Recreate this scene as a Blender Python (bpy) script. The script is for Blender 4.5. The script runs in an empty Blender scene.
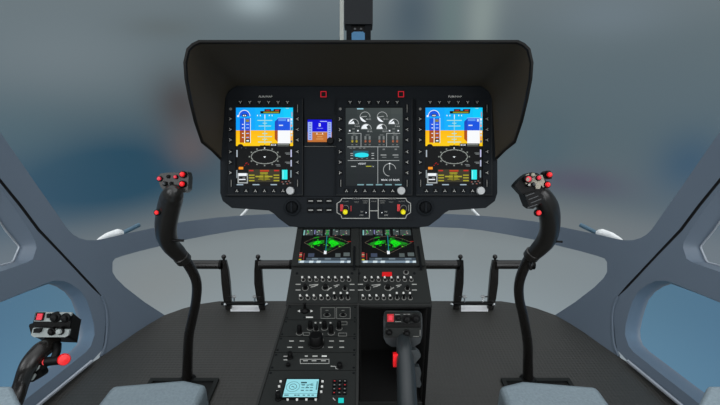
import bpy, math
from math import sin, cos, pi, radians, sqrt
from mathutils import Vector, Matrix, geometry
scene = bpy.context.scene
COL = scene.collection

# ------------------------------------------------------------------ camera model
FPX = 420.0; PITCH = radians(20); H = 1.10
CAM = Vector((0, 0, H))
RT = Vector((1, 0, 0)); UP = Vector((0, sin(PITCH), cos(PITCH))); FW = Vector((0, cos(PITCH), -sin(PITCH)))
def ray(px, py): return FW + RT*((px-360)/FPX) + UP*((202.5-py)/FPX)
def P(px, py, d): return CAM + ray(px, py)*d          # point at view depth d
def on_z(px, py, z):                                   # point on a horizontal level
    r = ray(px, py); return CAM + r*((z-H)/r.z)
def lin(c):
    return tuple((v/255/12.92 if v/255 <= .04045 else ((v/255+.055)/1.055)**2.4) for v in c)

class Frame:
    """flat working plane: origin, x, y, normal"""
    def __init__(s, o, x, y):
        s.o = Vector(o); s.x = Vector(x).normalized(); s.n = s.x.cross(Vector(y)).normalized(); s.y = s.n.cross(s.x)
    def q(s, px, py):
        r = ray(px, py); t = (s.o-CAM).dot(s.n)/r.dot(s.n); p = CAM+r*t-s.o
        return (p.dot(s.x), p.dot(s.y))
    def w(s, a, b, h=0): return s.o+s.x*a+s.y*b+s.n*h
    def wp(s, px, py, h=0):
        o = s.o+s.n*h; rr = ray(px, py); return CAM+rr*((o-CAM).dot(s.n)/rr.dot(s.n))
    def mat(s, loc=(0, 0, 0)):
        m = Matrix((s.x, s.y, s.n)).transposed().to_4x4(); m.translation = Vector(loc); return m

# ------------------------------------------------------------------ materials
MATS = {}
def new_mat(name):
    m = bpy.data.materials.new(name); m.use_nodes = True; nt = m.node_tree; nt.nodes.clear()
    out = nt.nodes.new('ShaderNodeOutputMaterial'); return m, nt, out
def mat(name, col, rough=.5, metal=0, var=.12, bump=.0, scale=60, spec=.5):
    if name in MATS: return MATS[name]
    m, nt, out = new_mat(name); N = nt.nodes.new; L = nt.links.new
    b = N('ShaderNodeBsdfPrincipled'); L(b.outputs[0], out.inputs[0])
    c = lin(col); tc = N('ShaderNodeTexCoord'); no = N('ShaderNodeTexNoise'); no.inputs['Scale'].default_value = scale
    no.inputs['Detail'].default_value = 3
    L(tc.outputs['Object'], no.inputs['Vector'])
    mx = N('ShaderNodeMix'); mx.data_type = 'RGBA'; L(no.outputs['Fac'], mx.inputs[0])
    mx.inputs[6].default_value = (*[v*(1-var) for v in c], 1); mx.inputs[7].default_value = (*[v*(1+var) for v in c], 1)
    L(mx.outputs[2], b.inputs['Base Color'])
    b.inputs['Roughness'].default_value = rough; b.inputs['Metallic'].default_value = metal
    b.inputs['Specular IOR Level'].default_value = spec
    if bump:
        bp = N('ShaderNodeBump'); bp.inputs['Strength'].default_value = bump; bp.inputs['Distance'].default_value = .002
        L(no.outputs['Fac'], bp.inputs['Height']); L(bp.outputs[0], b.inputs['Normal'])
    MATS[name] = m; return m
def emit(r, g, b, s=1.0):
    key = 'lit_%d_%d_%d_%d' % (r, g, b, int(s*10))
    if key in MATS: return MATS[key]
    m, nt, out = new_mat(key); N = nt.nodes.new
    p = N('ShaderNodeBsdfPrincipled'); nt.links.new(p.outputs[0], out.inputs[0])
    p.inputs['Base Color'].default_value = (.004, .004, .004, 1); p.inputs['Roughness'].default_value = .5
    p.inputs['Specular IOR Level'].default_value = .1
    rgb = N('ShaderNodeRGB'); rgb.outputs[0].default_value = (*lin((r, g, b)), 1)
    nt.links.new(rgb.outputs[0], p.inputs['Emission Color']); p.inputs['Emission Strength'].default_value = s
    MATS[key] = m; return m
def glass(name, tint, spec=.05):
    m, nt, out = new_mat(name); N = nt.nodes.new; L = nt.links.new
    t = N('ShaderNodeBsdfTransparent'); t.inputs[0].default_value = (*tint, 1)
    g = N('ShaderNodeBsdfGlossy'); g.inputs['Roughness'].default_value = .04
    lw = N('ShaderNodeLayerWeight'); lw.inputs[0].default_value = .2
    mm = N('ShaderNodeMath'); mm.operation = 'MULTIPLY'; mm.inputs[1].default_value = .35
    L(lw.outputs['Fresnel'], mm.inputs[0])
    ms = N('ShaderNodeMixShader'); L(mm.outputs[0], ms.inputs[0]); L(t.outputs[0], ms.inputs[1]); L(g.outputs[0], ms.inputs[2])
    L(ms.outputs[0], out.inputs[0]); MATS[name] = m; return m

M_HULL = mat('hull_paint', (99, 112, 126), .45, var=.05, scale=4)
M_HULLD = mat('seal_rubber', (14, 15, 17), .7)
M_HOOD = mat('glareshield_vinyl', (61, 56, 47), .75, spec=.12, bump=.15, scale=300, var=.1)
M_RIM = mat('hood_rim_rubber', (14, 14, 13), .5, spec=.3)
M_PANEL = mat('panel_black', (30, 33, 36), .65, var=.06, scale=300, spec=.05)
M_BEZ = mat('bezel_black', (27, 30, 33), .65, var=.08, scale=200, spec=.05)
M_KEY = mat('key_black', (16, 18, 20), .6, spec=.06)
M_MARK = mat('print_grey', (165, 165, 160), .6)
M_MARKD = mat('print_dim', (118, 118, 114), .6)
M_MARKW = mat('print_white', (215, 215, 210), .5)
M_CONS = mat('console_grey', (46, 47, 46), .6, spec=.15, var=.08, scale=120, bump=.1)
M_CONP = mat('console_plate', (37, 39, 38), .6, spec=.12, var=.1, scale=200, bump=.1)
M_STICK = mat('stick_black', (30, 28, 26), .26, var=.1, spec=.5)
M_GRIP = mat('grip_rubber', (34, 33, 31), .28, spec=.5, var=.1, bump=.05, scale=400)
M_BLK = mat('black_plastic', (8, 8, 8), .45, spec=.16)
M_VOID = mat('matt_black_lining', (9, 9, 8), .9)
M_HEADG = mat('handle_casting', (40, 45, 47), .3, var=.06)
M_HEADL = mat('handle_face_grey', (150, 158, 156), .5, var=.05)
M_BEIGE = mat('beige_keytop', (150, 145, 130), .5)
M_RED = mat('red_button', (250, 12, 22), .35)
M_REDD = mat('red_print', (190, 30, 34), .5)
M_PINK = mat('rose_button', (235, 50, 70), .4)
M_YEL = mat('yellow_knob', (250, 235, 10), .4)
M_CHROME = mat('bare_metal', (190, 192, 192), .25, metal=.9)
M_SIL = mat('knob_silver', (170, 172, 172), .4, metal=.3)
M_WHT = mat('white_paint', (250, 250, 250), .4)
M_SEAT = mat('seat_fabric', (132, 146, 153), .9, var=.2, bump=.8, scale=170, spec=.2)
M_POST = mat('post_cream', (185, 188, 180), .5)
M_BLUE = mat('compass_blue', (52, 104, 140), .3)
M_WIPE = mat('wiper_blue_grey', (78, 108, 128), .4)
M_TRIMM = mat('sill_strip', (170, 176, 184), .35, metal=.4)

# ribbed floor mat
m, nt, out = new_mat('ribbed_floor_mat'); N = nt.nodes.new; L = nt.links.new
b = N('ShaderNodeBsdfPrincipled'); L(b.outputs[0], out.inputs[0]); tc = N('ShaderNodeTexCoord')
wv = N('ShaderNodeTexWave'); wv.wave_type = 'BANDS'; wv.bands_direction = 'X'; wv.inputs['Scale'].default_value = 24
L(tc.outputs['Object'], wv.inputs['Vector'])
wv2 = N('ShaderNodeTexWave'); wv2.wave_type = 'BANDS'; wv2.bands_direction = 'Y'; wv2.inputs['Scale'].default_value = 24
L(tc.outputs['Object'], wv2.inputs['Vector'])
ad = N('ShaderNodeMath'); ad.operation = 'ADD'; L(wv.outputs['Fac'], ad.inputs[0]); L(wv2.outputs['Fac'], ad.inputs[1])
no = N('ShaderNodeTexNoise'); no.inputs['Scale'].default_value = 2.2; L(tc.outputs['Object'], no.inputs['Vector'])
mx = N('ShaderNodeMix'); mx.data_type = 'RGBA'; L(no.outputs['Fac'], mx.inputs[0])
mx.inputs[6].default_value = (*lin((48, 48, 46)), 1); mx.inputs[7].default_value = (*lin((66, 64, 60)), 1)
L(mx.outputs[2], b.inputs['Base Color']); b.inputs['Roughness'].default_value = .55
bp = N('ShaderNodeBump'); bp.inputs['Strength'].default_value = .4; bp.inputs['Distance'].default_value = .0015
L(ad.outputs[0], bp.inputs['Height']); L(bp.outputs[0], b.inputs['Normal'])
M_FLOOR = m; MATS['ribbed_floor_mat'] = m
M_GLASS = glass('clear_glass', (.97, .985, .98))
M_GLASSB = glass('blue_tinted_glass', (.42, .74, .98))
M_GLASSC = glass('chin_glass', (.95, .97, .97))

# ------------------------------------------------------------------ mesh builder
_txt = {}
def text_geo(s):
    if s in _txt: return _txt[s]
    cu = bpy.data.curves.new('t', 'FONT'); cu.body = s; cu.align_x = 'CENTER'; cu.align_y = 'CENTER'; cu.size = 1; cu.resolution_u = 2
    o = bpy.data.objects.new('t', cu); COL.objects.link(o)
    dg = bpy.context.evaluated_depsgraph_get(); me = o.evaluated_get(dg).to_mesh()
    vs = [tuple(v.co) for v in me.vertices]; fs = [tuple(p.vertices) for p in me.polygons]
    o.evaluated_get(dg).to_mesh_clear(); bpy.data.objects.remove(o); bpy.data.curves.remove(cu)
    _txt[s] = (vs, fs); return _txt[s]

class MB:
    def __init__(s, frame=None):
        s.v = []; s.f = []; s.mi = []; s.sm = []; s.mats = []; s.F = frame
    def m(s, material):
        if material not in s.mats: s.mats.append(material)
        return s.mats.index(material)
    def add(s, vs, fs, material, smooth=False):
        o = len(s.v); s.v += [Vector(v) for v in vs]; k = s.m(material)
        for f in fs: s.f.append(tuple(o+i for i in f)); s.mi.append(k); s.sm.append(smooth)
    # --- solids in world space
    def box(s, c, sx, sy, sz, material, ax=None):
        X, Y, Z = ax or (Vector((1, 0, 0)), Vector((0, 1, 0)), Vector((0, 0, 1))); c = Vector(c)
        vs = [c+X*(i*sx/2)+Y*(j*sy/2)+Z*(k*sz/2) for i in (-1, 1) for j in (-1, 1) for k in (-1, 1)]
        s.add(vs, [(0, 1, 3, 2), (4, 6, 7, 5), (0, 4, 5, 1), (2, 3, 7, 6), (0, 2, 6, 4), (1, 5, 7, 3)], material)
    def prism(s, pts, off, material, top=None, smooth=False):
        """pts: 3D loop, off: vector to the other cap"""
        n = len(pts); pts = [Vector(p) for p in pts]; q = [p+Vector(off) for p in pts]
        s.add(pts+q, [tuple(range(n))[::-1]]+[(i, (i+1) % n, n+(i+1) % n, n+i) for i in range(n)], material)
        s.add(q, [tuple(range(n))], top or material)
    def loft(s, loops, material, caps=True, closed=True, smooth=True):
        n = len(loops[0]); vs = [p for l in loops for p in l]; fs = []
        for r in range(len(loops)-1):
            for i in range(n if closed else n-1):
                j = (i+1) % n; fs.append((r*n+i, r*n+j, (r+1)*n+j, (r+1)*n+i))
        s.add(vs, fs, material, smooth)
        if caps:
            s.add(loops[0], [tuple(range(n))[::-1]], material); s.add(loops[-1], [tuple(range(n))], material)
    def tube(s, pts, rad, material, n=14, sub=6, caps=True):
        pts = [Vector(p) for p in pts]
        if not isinstance(rad, (list, tuple)): rad = [rad]*len(pts)
        pp, rr = [], []
        if sub > 1 and len(pts) > 2:
            for i in range(len(pts)-1):
                p0 = pts[max(i-1, 0)]; p1 = pts[i]; p2 = pts[i+1]; p3 = pts[min(i+2, len(pts)-1)]
                for k in range(sub):
                    t = k/sub
                    pp.append(.5*((2*p1)+(p2-p0)*t+(2*p0-5*p1+4*p2-p3)*t*t+(3*p1-p0-3*p2+p3)*t**3)); rr.append(rad[i]*(1-t)+rad[i+1]*t)
            pp.append(pts[-1]); rr.append(rad[-1])
        else: pp, rr = pts, list(rad)
        loops = []; d = (pp[1]-pp[0]).normalized(); u = d.orthogonal().normalized()
        for i, p in enumerate(pp):
            d = (pp[min(i+1, len(pp)-1)]-pp[max(i-1, 0)]).normalized()
            u = (u-d*u.dot(d)).normalized(); w = d.cross(u)
            loops.append([p+(u*cos(2*pi*k/n)+w*sin(2*pi*k/n))*rr[i] for k in range(n)])
        s.loft(loops, material, caps)
    def lathe(s, c, ax, prof, material, n=20, smooth=True):
        c = Vector(c); ax = Vector(ax).normalized(); u = ax.orthogonal().normalized(); w = ax.cross(u); loops = []
        for r, h in prof: loops.append([c+ax*h+(u*cos(2*pi*k/n)+w*sin(2*pi*k/n))*max(r, 1e-5) for k in range(n)])
        s.loft(loops, material, True, True, smooth)
    def ball(s, c, r, material, n=14):
        prof = [(r*sin(pi*i/8), -r*cos(pi*i/8)) for i in range(9)]
        s.lathe(c, (0, 0, 1), prof, material, n)
    # --- flat drawing on the frame, in photograph pixels
    def fl(s, pts, mt, layer=1, h0=0.0):
        s.add([s.F.wp(x, y, h0+layer*.00025) for x, y in pts], [tuple(range(len(pts)))[::-1]], mt)
    def rect(s, x0, y0, x1, y1, mt, layer=1, h0=0): s.fl([(x0, y0), (x1, y0), (x1, y1), (x0, y1)], mt, layer, h0)
    def disc(s, cx, cy, rx, ry, mt, layer=1, a0=0, a1=360, n=20, h0=0):
        pts = [(cx+rx*cos(radians(a0+(a1-a0)*i/n)), cy-ry*sin(radians(a0+(a1-a0)*i/n))) for i in range(n+(a1-a0 < 360))]
        s.fl(pts[::-1], mt, layer, h0)
    def line(s, pts, w, mt, layer=1, h0=0):
        for (x0, y0), (x1, y1) in zip(pts, pts[1:]):
            L = sqrt((x1-x0)**2+(y1-y0)**2) or 1; nx, ny = -(y1-y0)/L*w/2, (x1-x0)/L*w/2
            ex, ey = (x1-x0)/L*w*.4, (y1-y0)/L*w*.4
            s.fl([(x0+nx-ex, y0+ny-ey), (x0-nx-ex, y0-ny-ey), (x1-nx+ex, y1-ny+ey), (x1+nx+ex, y1+ny+ey)][::-1], mt, layer, h0)
    def arc(s, cx, cy, rx, ry, a0, a1, w, mt, layer=1, n=18, h0=0):
        s.line([(cx+rx*cos(radians(a0+(a1-a0)*i/n)), cy-ry*sin(radians(a0+(a1-a0)*i/n))) for i in range(n+1)], w, mt, layer, h0)
    def text(s, t, cx, cy, hgt, mt, layer=1, width=None, h0=0):
        vs, fs = text_geo(t); k = hgt/.70; xs = [v[0] for v in vs]; wx = (width/(max(xs)-min(xs))) if width else k
        s.add([s.F.wp(cx+v[0]*wx, cy-v[1]*k, h0+layer*.00025) for v in vs], fs, mt)
    def plate(s, pts, h0, h1, mt, top=None):
        """prism between heights h0 and h1 over a pixel outline (outline is read at height 0)"""
        A = [s.F.wp(x, y, h1)-s.F.n*(h1-h0) for x, y in pts]; s.prism(A, s.F.n*(h1-h0), mt, top)
    def build(s, name, parent=None, bevel=0, seg=2, origin=None):
        me = bpy.data.meshes.new(name)
        org = Vector(origin) if origin is not None else (Vector(parent['_o']) if parent is not None and '_o' in parent else Vector((0, 0, 0)))
        me.from_pydata([tuple(v-org) for v in s.v], [], s.f); me.validate(clean_customdata=False)
        for mt in s.mats: me.materials.append(mt)
        if len(me.polygons) == len(s.mi):
            me.polygons.foreach_set('material_index', s.mi); me.polygons.foreach_set('use_smooth', s.sm)
        me.update(); me.set_sharp_from_angle(angle=radians(42))
        o = bpy.data.objects.new(name, me); COL.objects.link(o)
        if parent is not None:
            o.parent = parent
            if '_o' in parent: o.location = org-Vector(parent['_o'])
            o['_o'] = tuple(org)
        else: o.location = org; o['_o'] = tuple(org)
        if bevel:
            bv = o.modifiers.new('bevel', 'BEVEL'); bv.width = bevel; bv.segments = seg; bv.limit_method = 'ANGLE'; bv.angle_limit = radians(35)
        return o

def thing(name, label, cat, loc, group=None):
    o = bpy.data.objects.new(name, None); COL.objects.link(o); o.location = loc; o.empty_display_size = .05
    o['label'] = label; o['category'] = cat; o['_o'] = tuple(loc)
    if group: o['group'] = group
    return o
def tag(o, label, cat, group=None):
    o['label'] = label; o['category'] = cat
    if group: o['group'] = group
    return o
def struct(o): o['kind'] = 'structure'; return o
def dup(o, parent=None, offset=None, label=None):
    c = o.copy(); COL.objects.link(c)
    if parent is not None: c.parent = parent
    if offset is not None: c.location = c.location+Vector(offset)
    if label: c['label'] = label
    for ch in list(o.children): dup(ch, c)
    return c
def mirx(p): return (719.6-p[0], p[1])

# ================================================================== SHELL (nose bubble of the helicopter)
SC = Vector((0, .6, .9)); SA, SB, SCZ = 1.19, 1.46, 1.6
def inside(p, o=0):
    x, y, z = p-SC
    return abs(x/(SA+o))**3+(abs(y/(SB+o))**3 if y > 0 else 0)+abs(z/(SCZ+o))**2
def shell(px, py, off=0):
    r = ray(px, py).normalized(); a, b_ = 0, 6
    for _ in range(40):
        mdl = (a+b_)/2
        if inside(CAM+r*mdl, off) < 1: a = mdl
        else: b_ = mdl
    p = CAM+r*a
    return p
def even_odd(x, y, loop):
    c = False; n = len(loop)
    for i in range(n):
        x0, y0 = loop[i]; x1, y1 = loop[(i+1) % n]
        if (y0 > y) != (y1 > y) and x < (x1-x0)*(y-y0)/(y1-y0)+x0: c = not c
    return c
def densify(loop, step=9):
    out_ = []
    for i in range(len(loop)):
        a, b_ = loop[i], loop[(i+1) % len(loop)]; L = sqrt((a[0]-b_[0])**2+(a[1]-b_[1])**2); k = max(1, int(L/step))
        for j in range(k): out_.append((a[0]+(b_[0]-a[0])*j/k, a[1]+(b_[1]-a[1])*j/k))
    return out_
def smooth_loop(loop, it=2, keep=()):
    for _ in range(it):
        n = []
        for i in range(len(loop)):
            a, b_ = loop[i], loop[(i+1) % len(loop)]
            n.append((a[0]*.75+b_[0]*.25, a[1]*.75+b_[1]*.25)); n.append((a[0]*.25+b_[0]*.75, a[1]*.25+b_[1]*.75))
        loop = n
    return loop
def tess(outer, holes, step=14):
    outer = densify(outer); holes = [densify(h, 5) for h in holes]
    pts = []; edges = []
    for lp in [outer]+holes:
        o = len(pts); pts += lp; edges += [(o+i, o+(i+1) % len(lp)) for i in range(len(lp))]
    xs = [p[0] for p in outer]; ys = [p[1] for p in outer]
    x = min(xs)+step/2
    while x < max(xs):
        y = min(ys)+step/2
        while y < max(ys):
            if even_odd(x, y, outer) and not any(even_odd(x, y, h) for h in holes):
                if min((x-p[0])**2+(y-p[1])**2 for p in pts[:edges[-1][0]+1]) > (step*.4)**2: pts.append((x, y))
            y += step
        x += step
    r = geometry.delaunay_2d_cdt([Vector(p) for p in pts], edges, [], 0, 1e-5)
    vs, fs = [tuple(v) for v in r[0]], []
    for f in r[2]:
        cx = sum(vs[i][0] for i in f)/len(f); cy = sum(vs[i][1] for i in f)/len(f)
        if even_odd(cx, cy, outer) and not any(even_odd(cx, cy, h) for h in holes): fs.append(tuple(f))
    return vs, fs, outer
def shell_panel(mb, outer, holes, thick, material, step=14, base=0):
    """holes: list of (inner_loop, outer_loop) with equal counts; outer_loop None -> same"""
    hi = [h[0] for h in holes]
    vs, fs, dout = tess(outer, hi, step)
    mb.add([shell(x, y, base) for x, y in vs], fs, material, True)
    vs2, fs2, _ = tess(outer, [h[1] or h[0] for h in holes], step)
    mb.add([shell(x, y, base+thick) for x, y in vs2], [f[::-1] for f in fs2], material, True)
    mb.loft([[shell(x, y, base) for x, y in dout], [shell(x, y, base+thick) for x, y in dout]], material, False, smooth=False)
    for a, b_ in holes:
        A = densify_pair(a, b_ or a)
        mb.loft([[shell(x, y, base) for (x, y), _ in A], [shell(x, y, base+thick) for _, (x, y) in A]], material, False, smooth=True)
def densify_pair(a, b_, step=5):
    out_ = []
    for i in range(len(a)):
        p, q = a[i], a[(i+1) % len(a)]; r, t = b_[i], b_[(i+1) % len(a)]
        L = sqrt((p[0]-q[0])**2+(p[1]-q[1])**2); k = max(1, int(L/step))
        for j in range(k):
            u = j/k; out_.append(((p[0]+(q[0]-p[0])*u, p[1]+(q[1]-p[1])*u), (r[0]+(t[0]-r[0])*u, r[1]+(t[1]-r[1])*u)))
    return out_

band_top = [(300, 213), (270, 214), (240, 215.6), (217, 217.5), (184, 221.6), (158, 227), (123, 234.3), (103, 239), (95, 240.3), (87, 240.2), (79, 238), (73, 234.5), (67.5, 229), (55.5, 211.7), (36, 184), (16, 155), (0, 132), (-60, 45), (-130, -60), (-190, -150)]
seam = [(-300, -150), (-150, -25), (-60, 96), (0, 178), (22, 205), (40, 229), (64, 254.5), (94, 286.5), (101, 295), (105, 304), (106.5, 312), (106.5, 322), (105, 341), (103, 350), (97, 362)]
bottom = [(140, 352), (175, 332), (225, 318), (300, 316)]
chin = [(112.6, 262), (112.5, 272), (116, 278), (125, 287), (144.4, 302), (164, 314.7), (172, 318), (225, 308), (334, 308), (334, 226.3), (296.5, 226.8), (259, 228), (237, 230.3), (209.5, 235), (183, 240.2), (158, 246.6), (139, 251.2), (122, 256), (115, 258.5)]
halfL = band_top+seam+bottom
outer = halfL+[mirx(p) for p in halfL[::-1]]
mb = MB(); shell_panel(mb, outer, [(chin, None), ([mirx(p) for p in chin[::-1]], None)], .03, M_HULL)
struct(mb.build('wall_front'))

seam_d = [(x-(2.8 if y < 235 else 1.9 if y < 290 else .9), y+(1.6 if y < 290 else .2)) for x, y in seam]
seam_d[-1] = (93, 360)
door_out = seam_d+[(90, 363.5), (64, 384), (38, 404.5), (0, 436), (-110, 540), (-420, 640), (-420, -150)]
w_lo_in = [(-120, 345), (0, 302), (25, 291.7), (44, 284), (54, 280.6), (64, 281), (72, 284.5), (81, 291), (87, 301), (91, 313), (94, 325), (94.5, 335), (91, 346), (86, 352), (58.5, 374), (34, 393), (0, 420), (-120, 500)]
w_lo_out = [(-120, 345), (0, 302.5), (25, 292.5), (44, 285.5), (48.6, 284), (56, 286.5), (64.5, 292), (71, 300), (74.5, 309.6), (77, 318), (79.3, 330), (79, 338), (76.5, 345), (70, 351.5), (48, 368), (23, 387), (-8, 409), (-120, 480)]
w_up_in = [(-160, 60), (-60, 128), (0, 189), (15, 209), (30, 231), (36, 243), (36.5, 248), (33, 259), (28, 262), (0, 272), (-80, 300), (-200, 330)]
w_up_out = [(-160, 100), (-60, 160), (0, 222), (6, 231), (12, 238), (18.5, 246), (18.6, 248), (13.5, 260), (11.5, 262.3), (0, 265.5), (-80, 288), (-200, 315)]
def make_door(name, f):
    g = (lambda l: l) if not f else (lambda l: [mirx(p) for p in l[::-1]])
    mb = MB(); shell_panel(mb, g(door_out), [(g(w_lo_in), g(w_lo_out)), (g(w_up_in), g(w_up_out))], .055, M_HULL)
    d = struct(mb.build(name))
    for lp, gm, nm in ((w_lo_out, M_GLASSB, 'lower_window_pane'), (w_up_out, M_GLASS, 'upper_window_pane')):
        vs, fs, _ = tess(g(lp), [], 20); mb = MB(); mb.add([shell(x, y, .048) for x, y in vs], fs, gm, True); mb.build(nm, d)
    # pale gasket round the upper pane
    mb = MB(); A = densify(g(w_up_out), 8); A = [shell(x, y, .05) for x, y in A]; mb.tube(A+[A[0]], .003, M_TRIMM, 6, 1, False); mb.build('window_gasket', d)
    # closing ridge that runs down beside the seam
    return d
make_door('door_1', False); make_door('door_2', True)
# dark seal strip in the seam
for k, f in ((1, False), (2, True)):
    sp = seam[:-1]; a = [(x+1.2, y) for x, y in sp]; b_ = [(x-1.0, y+1.0) for x, y in seam_d[:-1]]
    if f: a = [mirx(p) for p in a]; b_ = [mirx(p) for p in b_]
    def sub(l):
        o_ = []
        for i in range(len(l)-1):
            for j in range(6): o_.append((l[i][0]+(l[i+1][0]-l[i][0])*j/6, l[i][1]+(l[i+1][1]-l[i][1])*j/6))
        return o_+[l[-1]]
    mb = MB(); mb.loft([[shell(x, y, .006) for x, y in sub(a)], [shell(x, y, .006) for x, y in sub(b_)], [shell(x, y, .02) for x, y in sub(b_)]], M_HULLD, False, False)
    struct(mb.build('trim_%d' % k))
    # bright sill strip along the foot of the door
    st = [(92, 361), (80, 371), (60, 387.5), (40, 404), (18, 423), (-20, 455)]
    if f: st = [mirx(p) for p in st]
    mb = MB(); mb.tube([shell(x, y, -.012) for x, y in st], .0065, M_TRIMM, 8, 4)
    struct(mb.build('trim_%d' % (k+2)))
    # raised bead on the frame beside the door
    st = [(101.8, 296), (105.6, 306), (107.2, 316), (107, 330), (105.4, 345), (101, 356)]
    if f: st = [mirx(p) for p in st]
    mb = MB(); mb.tube([shell(x, y, -.001) for x, y in st], .0055, M_HULL, 8, 5)
    struct(mb.build('trim_%d' % (k+4)))

# glass
wl = band_top+[(-190, -250), (300, -250)]
wl = [(x+(0 if x < 299 else 0), y) for x, y in wl]
wfull = band_top+[mirx(p) for p in band_top[::-1]]
def pane(name, loop, gm, off):
    vs, fs, _ = tess(loop, [], 24); mb = MB(); mb.add([shell(x, y, off) for x, y in vs], fs, gm, True); return struct(mb.build(name))
pane('window_1', wfull, M_GLASS, .012)
pane('window_2', chin, M_GLASSC, .012)
pane('window_3', [mirx(p) for p in chin[::-1]], M_GLASSC, .012)

# centre post of the windscreen
mb = MB(); pts = [shell(341.8, y, -.01) for y in (214, 160, 100, 38, 0, -60, -130)]
loops = []
for i, p in enumerate(pts):
    d = (pts[min(i+1, 6)]-pts[max(i-1, 0)]).normalized(); nn = RT.cross(d).normalized()
    loops.append([p+RT*(sx*.0085)+nn*(sy*.012) for sx, sy in ((-1, -1), (1, -1), (1, 1), (-1, 1))])
mb.loft(loops, M_POST, True, True, False); struct(mb.build('trim_7', bevel=.003))

# ================================================================== FLOOR
fl_edge = [(42, 405), (64, 385), (90, 363.8), (100, 357.6), (117, 346), (136, 332.5), (150, 323.5), (165, 315), (183, 308.5), (200, 304), (219, 301.2), (284, 301)]
E = [on_z(x, y, 0) for x, y in fl_edge]
E = [Vector((-1.06, -.25, 0)), Vector((-1.06, .9, 0))]+E
Em = [Vector((-p.x, p.y, 0)) for p in E[::-1]]
mb = MB(); mb.prism((E+Em)[::-1], (0, 0, -.02), M_FLOOR); mb.f = mb.f; fo = struct(mb.build('floor'))
# stick wells in the floor behind each cyclic (shallow framed hatch)
for k, s_ in ((8, 1), (9, -1)):
    x0, x1 = -.74, -.498; y1 = on_z(219, 380, 0).y; y0 = y1-.30
    mb = MB()
    cx = (x0+x1)/2*s_; 
    mb.box((cx, (y0+y1)/2, .0015), x1-x0, y1-y0, .003, M_VOID)
    w = .014
    for bx, by, sx, sy in ((x0+w/2, (y0+y1)/2, w, y1-y0), (x1-w/2, (y0+y1)/2, w, y1-y0), ((x0+x1)/2, y1-w/2, x1-x0-2*w, w), ((x0+x1)/2, y0+w/2, x1-x0-2*w, w)):
        mb.box((bx*s_, by, .005), sx, sy, .01, M_CONP)
    struct(mb.build('trim_%d' % k))

# ================================================================== INSTRUMENT PANEL
D = 1.10; FP = Frame(CAM+FW*D, RT, UP); S = FPX/D
panel = thing('instrument_panel', 'wide black instrument panel with deep dark glareshield hood', 'instrument panel', CAM+FW*1.12+UP*.02)
# panel board
pl = [(299, 227.6), (289, 226.2), (278, 218), (273.7, 213.6), (268.7, 210.5), (250, 209.2), (231.7, 208), (222.5, 201), (220, 193), (220, 160), (221, 150), (223, 130), (225, 98), (229, 91), (236, 86)]
plo = pl+[(717.6-p[0], p[1]) for p in pl[::-1]]
mb = MB(FP); A = [FP.wp(x, y, 0) for x, y in plo]; mb.prism(A[::-1], FW*.03, M_PANEL)
for lp in ([(303.5, 98), (303.5, 196)], [(337, 98), (337, 196)], [(413.5, 98), (413.5, 196)], [(225, 196.3), (337, 196.3)], [(225, 196.3), (495, 196.3)]):
    mb.line(lp, .5, M_KEY, 2)
mb.line([(304.5, 146.4), (336, 146.4)], .6, M_MARKD, 2)
mb.line([(232.5, 86.8), (236, 85.8), (260, 85.8)], .5, M_CONS, 2); mb.line([(487, 86.8), (491, 90), (494, 96)], .5, M_CONS, 2)
mb.build('panel_board', panel, .002)
# hood
lip = [(360, 40, .885), (280, 40, .885), (199, 40, .885), (192, 43.5, .886), (186.5, 49, .887), (183.4, 63, .89), (184.6, 80, .905), (188.5, 100, .935), (193.8, 122, .965), (201, 143, 1.02), (211, 151, 1.05), (220, 160, 1.09)]
rim = [(360, 44, .888), (281, 44, .888), (201, 44, .888), (195, 46.5, .889), (190.2, 51, .89), (187.2, 63.5, .893), (188.4, 80, .908), (192.2, 100, .938), (197.3, 121, .968), (203.5, 140.5, 1.022), (212, 148, 1.052), (221, 157.5, 1.09)]
inn = [(360, 85.5, 1.098), (290, 85.5, 1.098), (237, 85.5, 1.098), (232, 87.5, 1.098), (228, 91, 1.098), (225.5, 96, 1.098), (224.5, 108, 1.098), (223.7, 122, 1.098), (222.7, 134, 1.098), (222, 145, 1.098), (221.5, 152, 1.098), (221.5, 157, 1.098)]
def full(l): return [P(*p) for p in l[::-1]]+[P(716.8-p[0], p[1], p[2]) for p in l if p[0] != 360]
L0, R0, I0 = full(lip), full(rim), full(inn)
bk = [p+FW*(1.30-(p-CAM).dot(FW)) - UP*.01 for p in L0]; fr2 = [p-FW*.004 for p in R0]
mid = [r.lerp(i, .5)+(r-(CAM+FW*1.0+UP*.2)).normalized()*.004 for r, i in zip(R0, I0)]
mb = MB(); mb.loft([R0, mid, I0], M_HOOD, False, False); mb.build('glareshield', panel)
mb = MB(); mb.loft([bk, L0], M_HOOD, False, False); mb.build('hood_outer_skin', panel)
mb = MB()
mb.loft([L0, [a.lerp(b2, .2)-FW*.005 for a, b2 in zip(L0, R0)], [a.lerp(b2, .8)-FW*.005 for a, b2 in zip(L0, R0)], R0], M_RIM, False, False)
mb.build('hood_rim', panel)
# upper back closing board between hood skin and panel
# warning lights
for cx in (323.5, 401):
    mb = MB(FP); mb.plate([(cx-3.2, 91), (cx+3.2, 91), (cx+3.2, 97.4), (cx-3.2, 97.4)], 0, .003, M_BLK)
    for x0, y0, x1, y1 in ((-3, 91.2, 3, 91.9), (-3, 96.5, 3, 97.2), (-3, 91.2, -2.3, 97.2), (2.3, 91.2, 3, 97.2)):
        mb.rect(cx+x0, y0, cx+x1, y1, emit(200, 28, 45), 1, .003)
    o = mb.build('warning_light', panel, .0006); o['label'] = 'black square push light with glowing red border'
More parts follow.
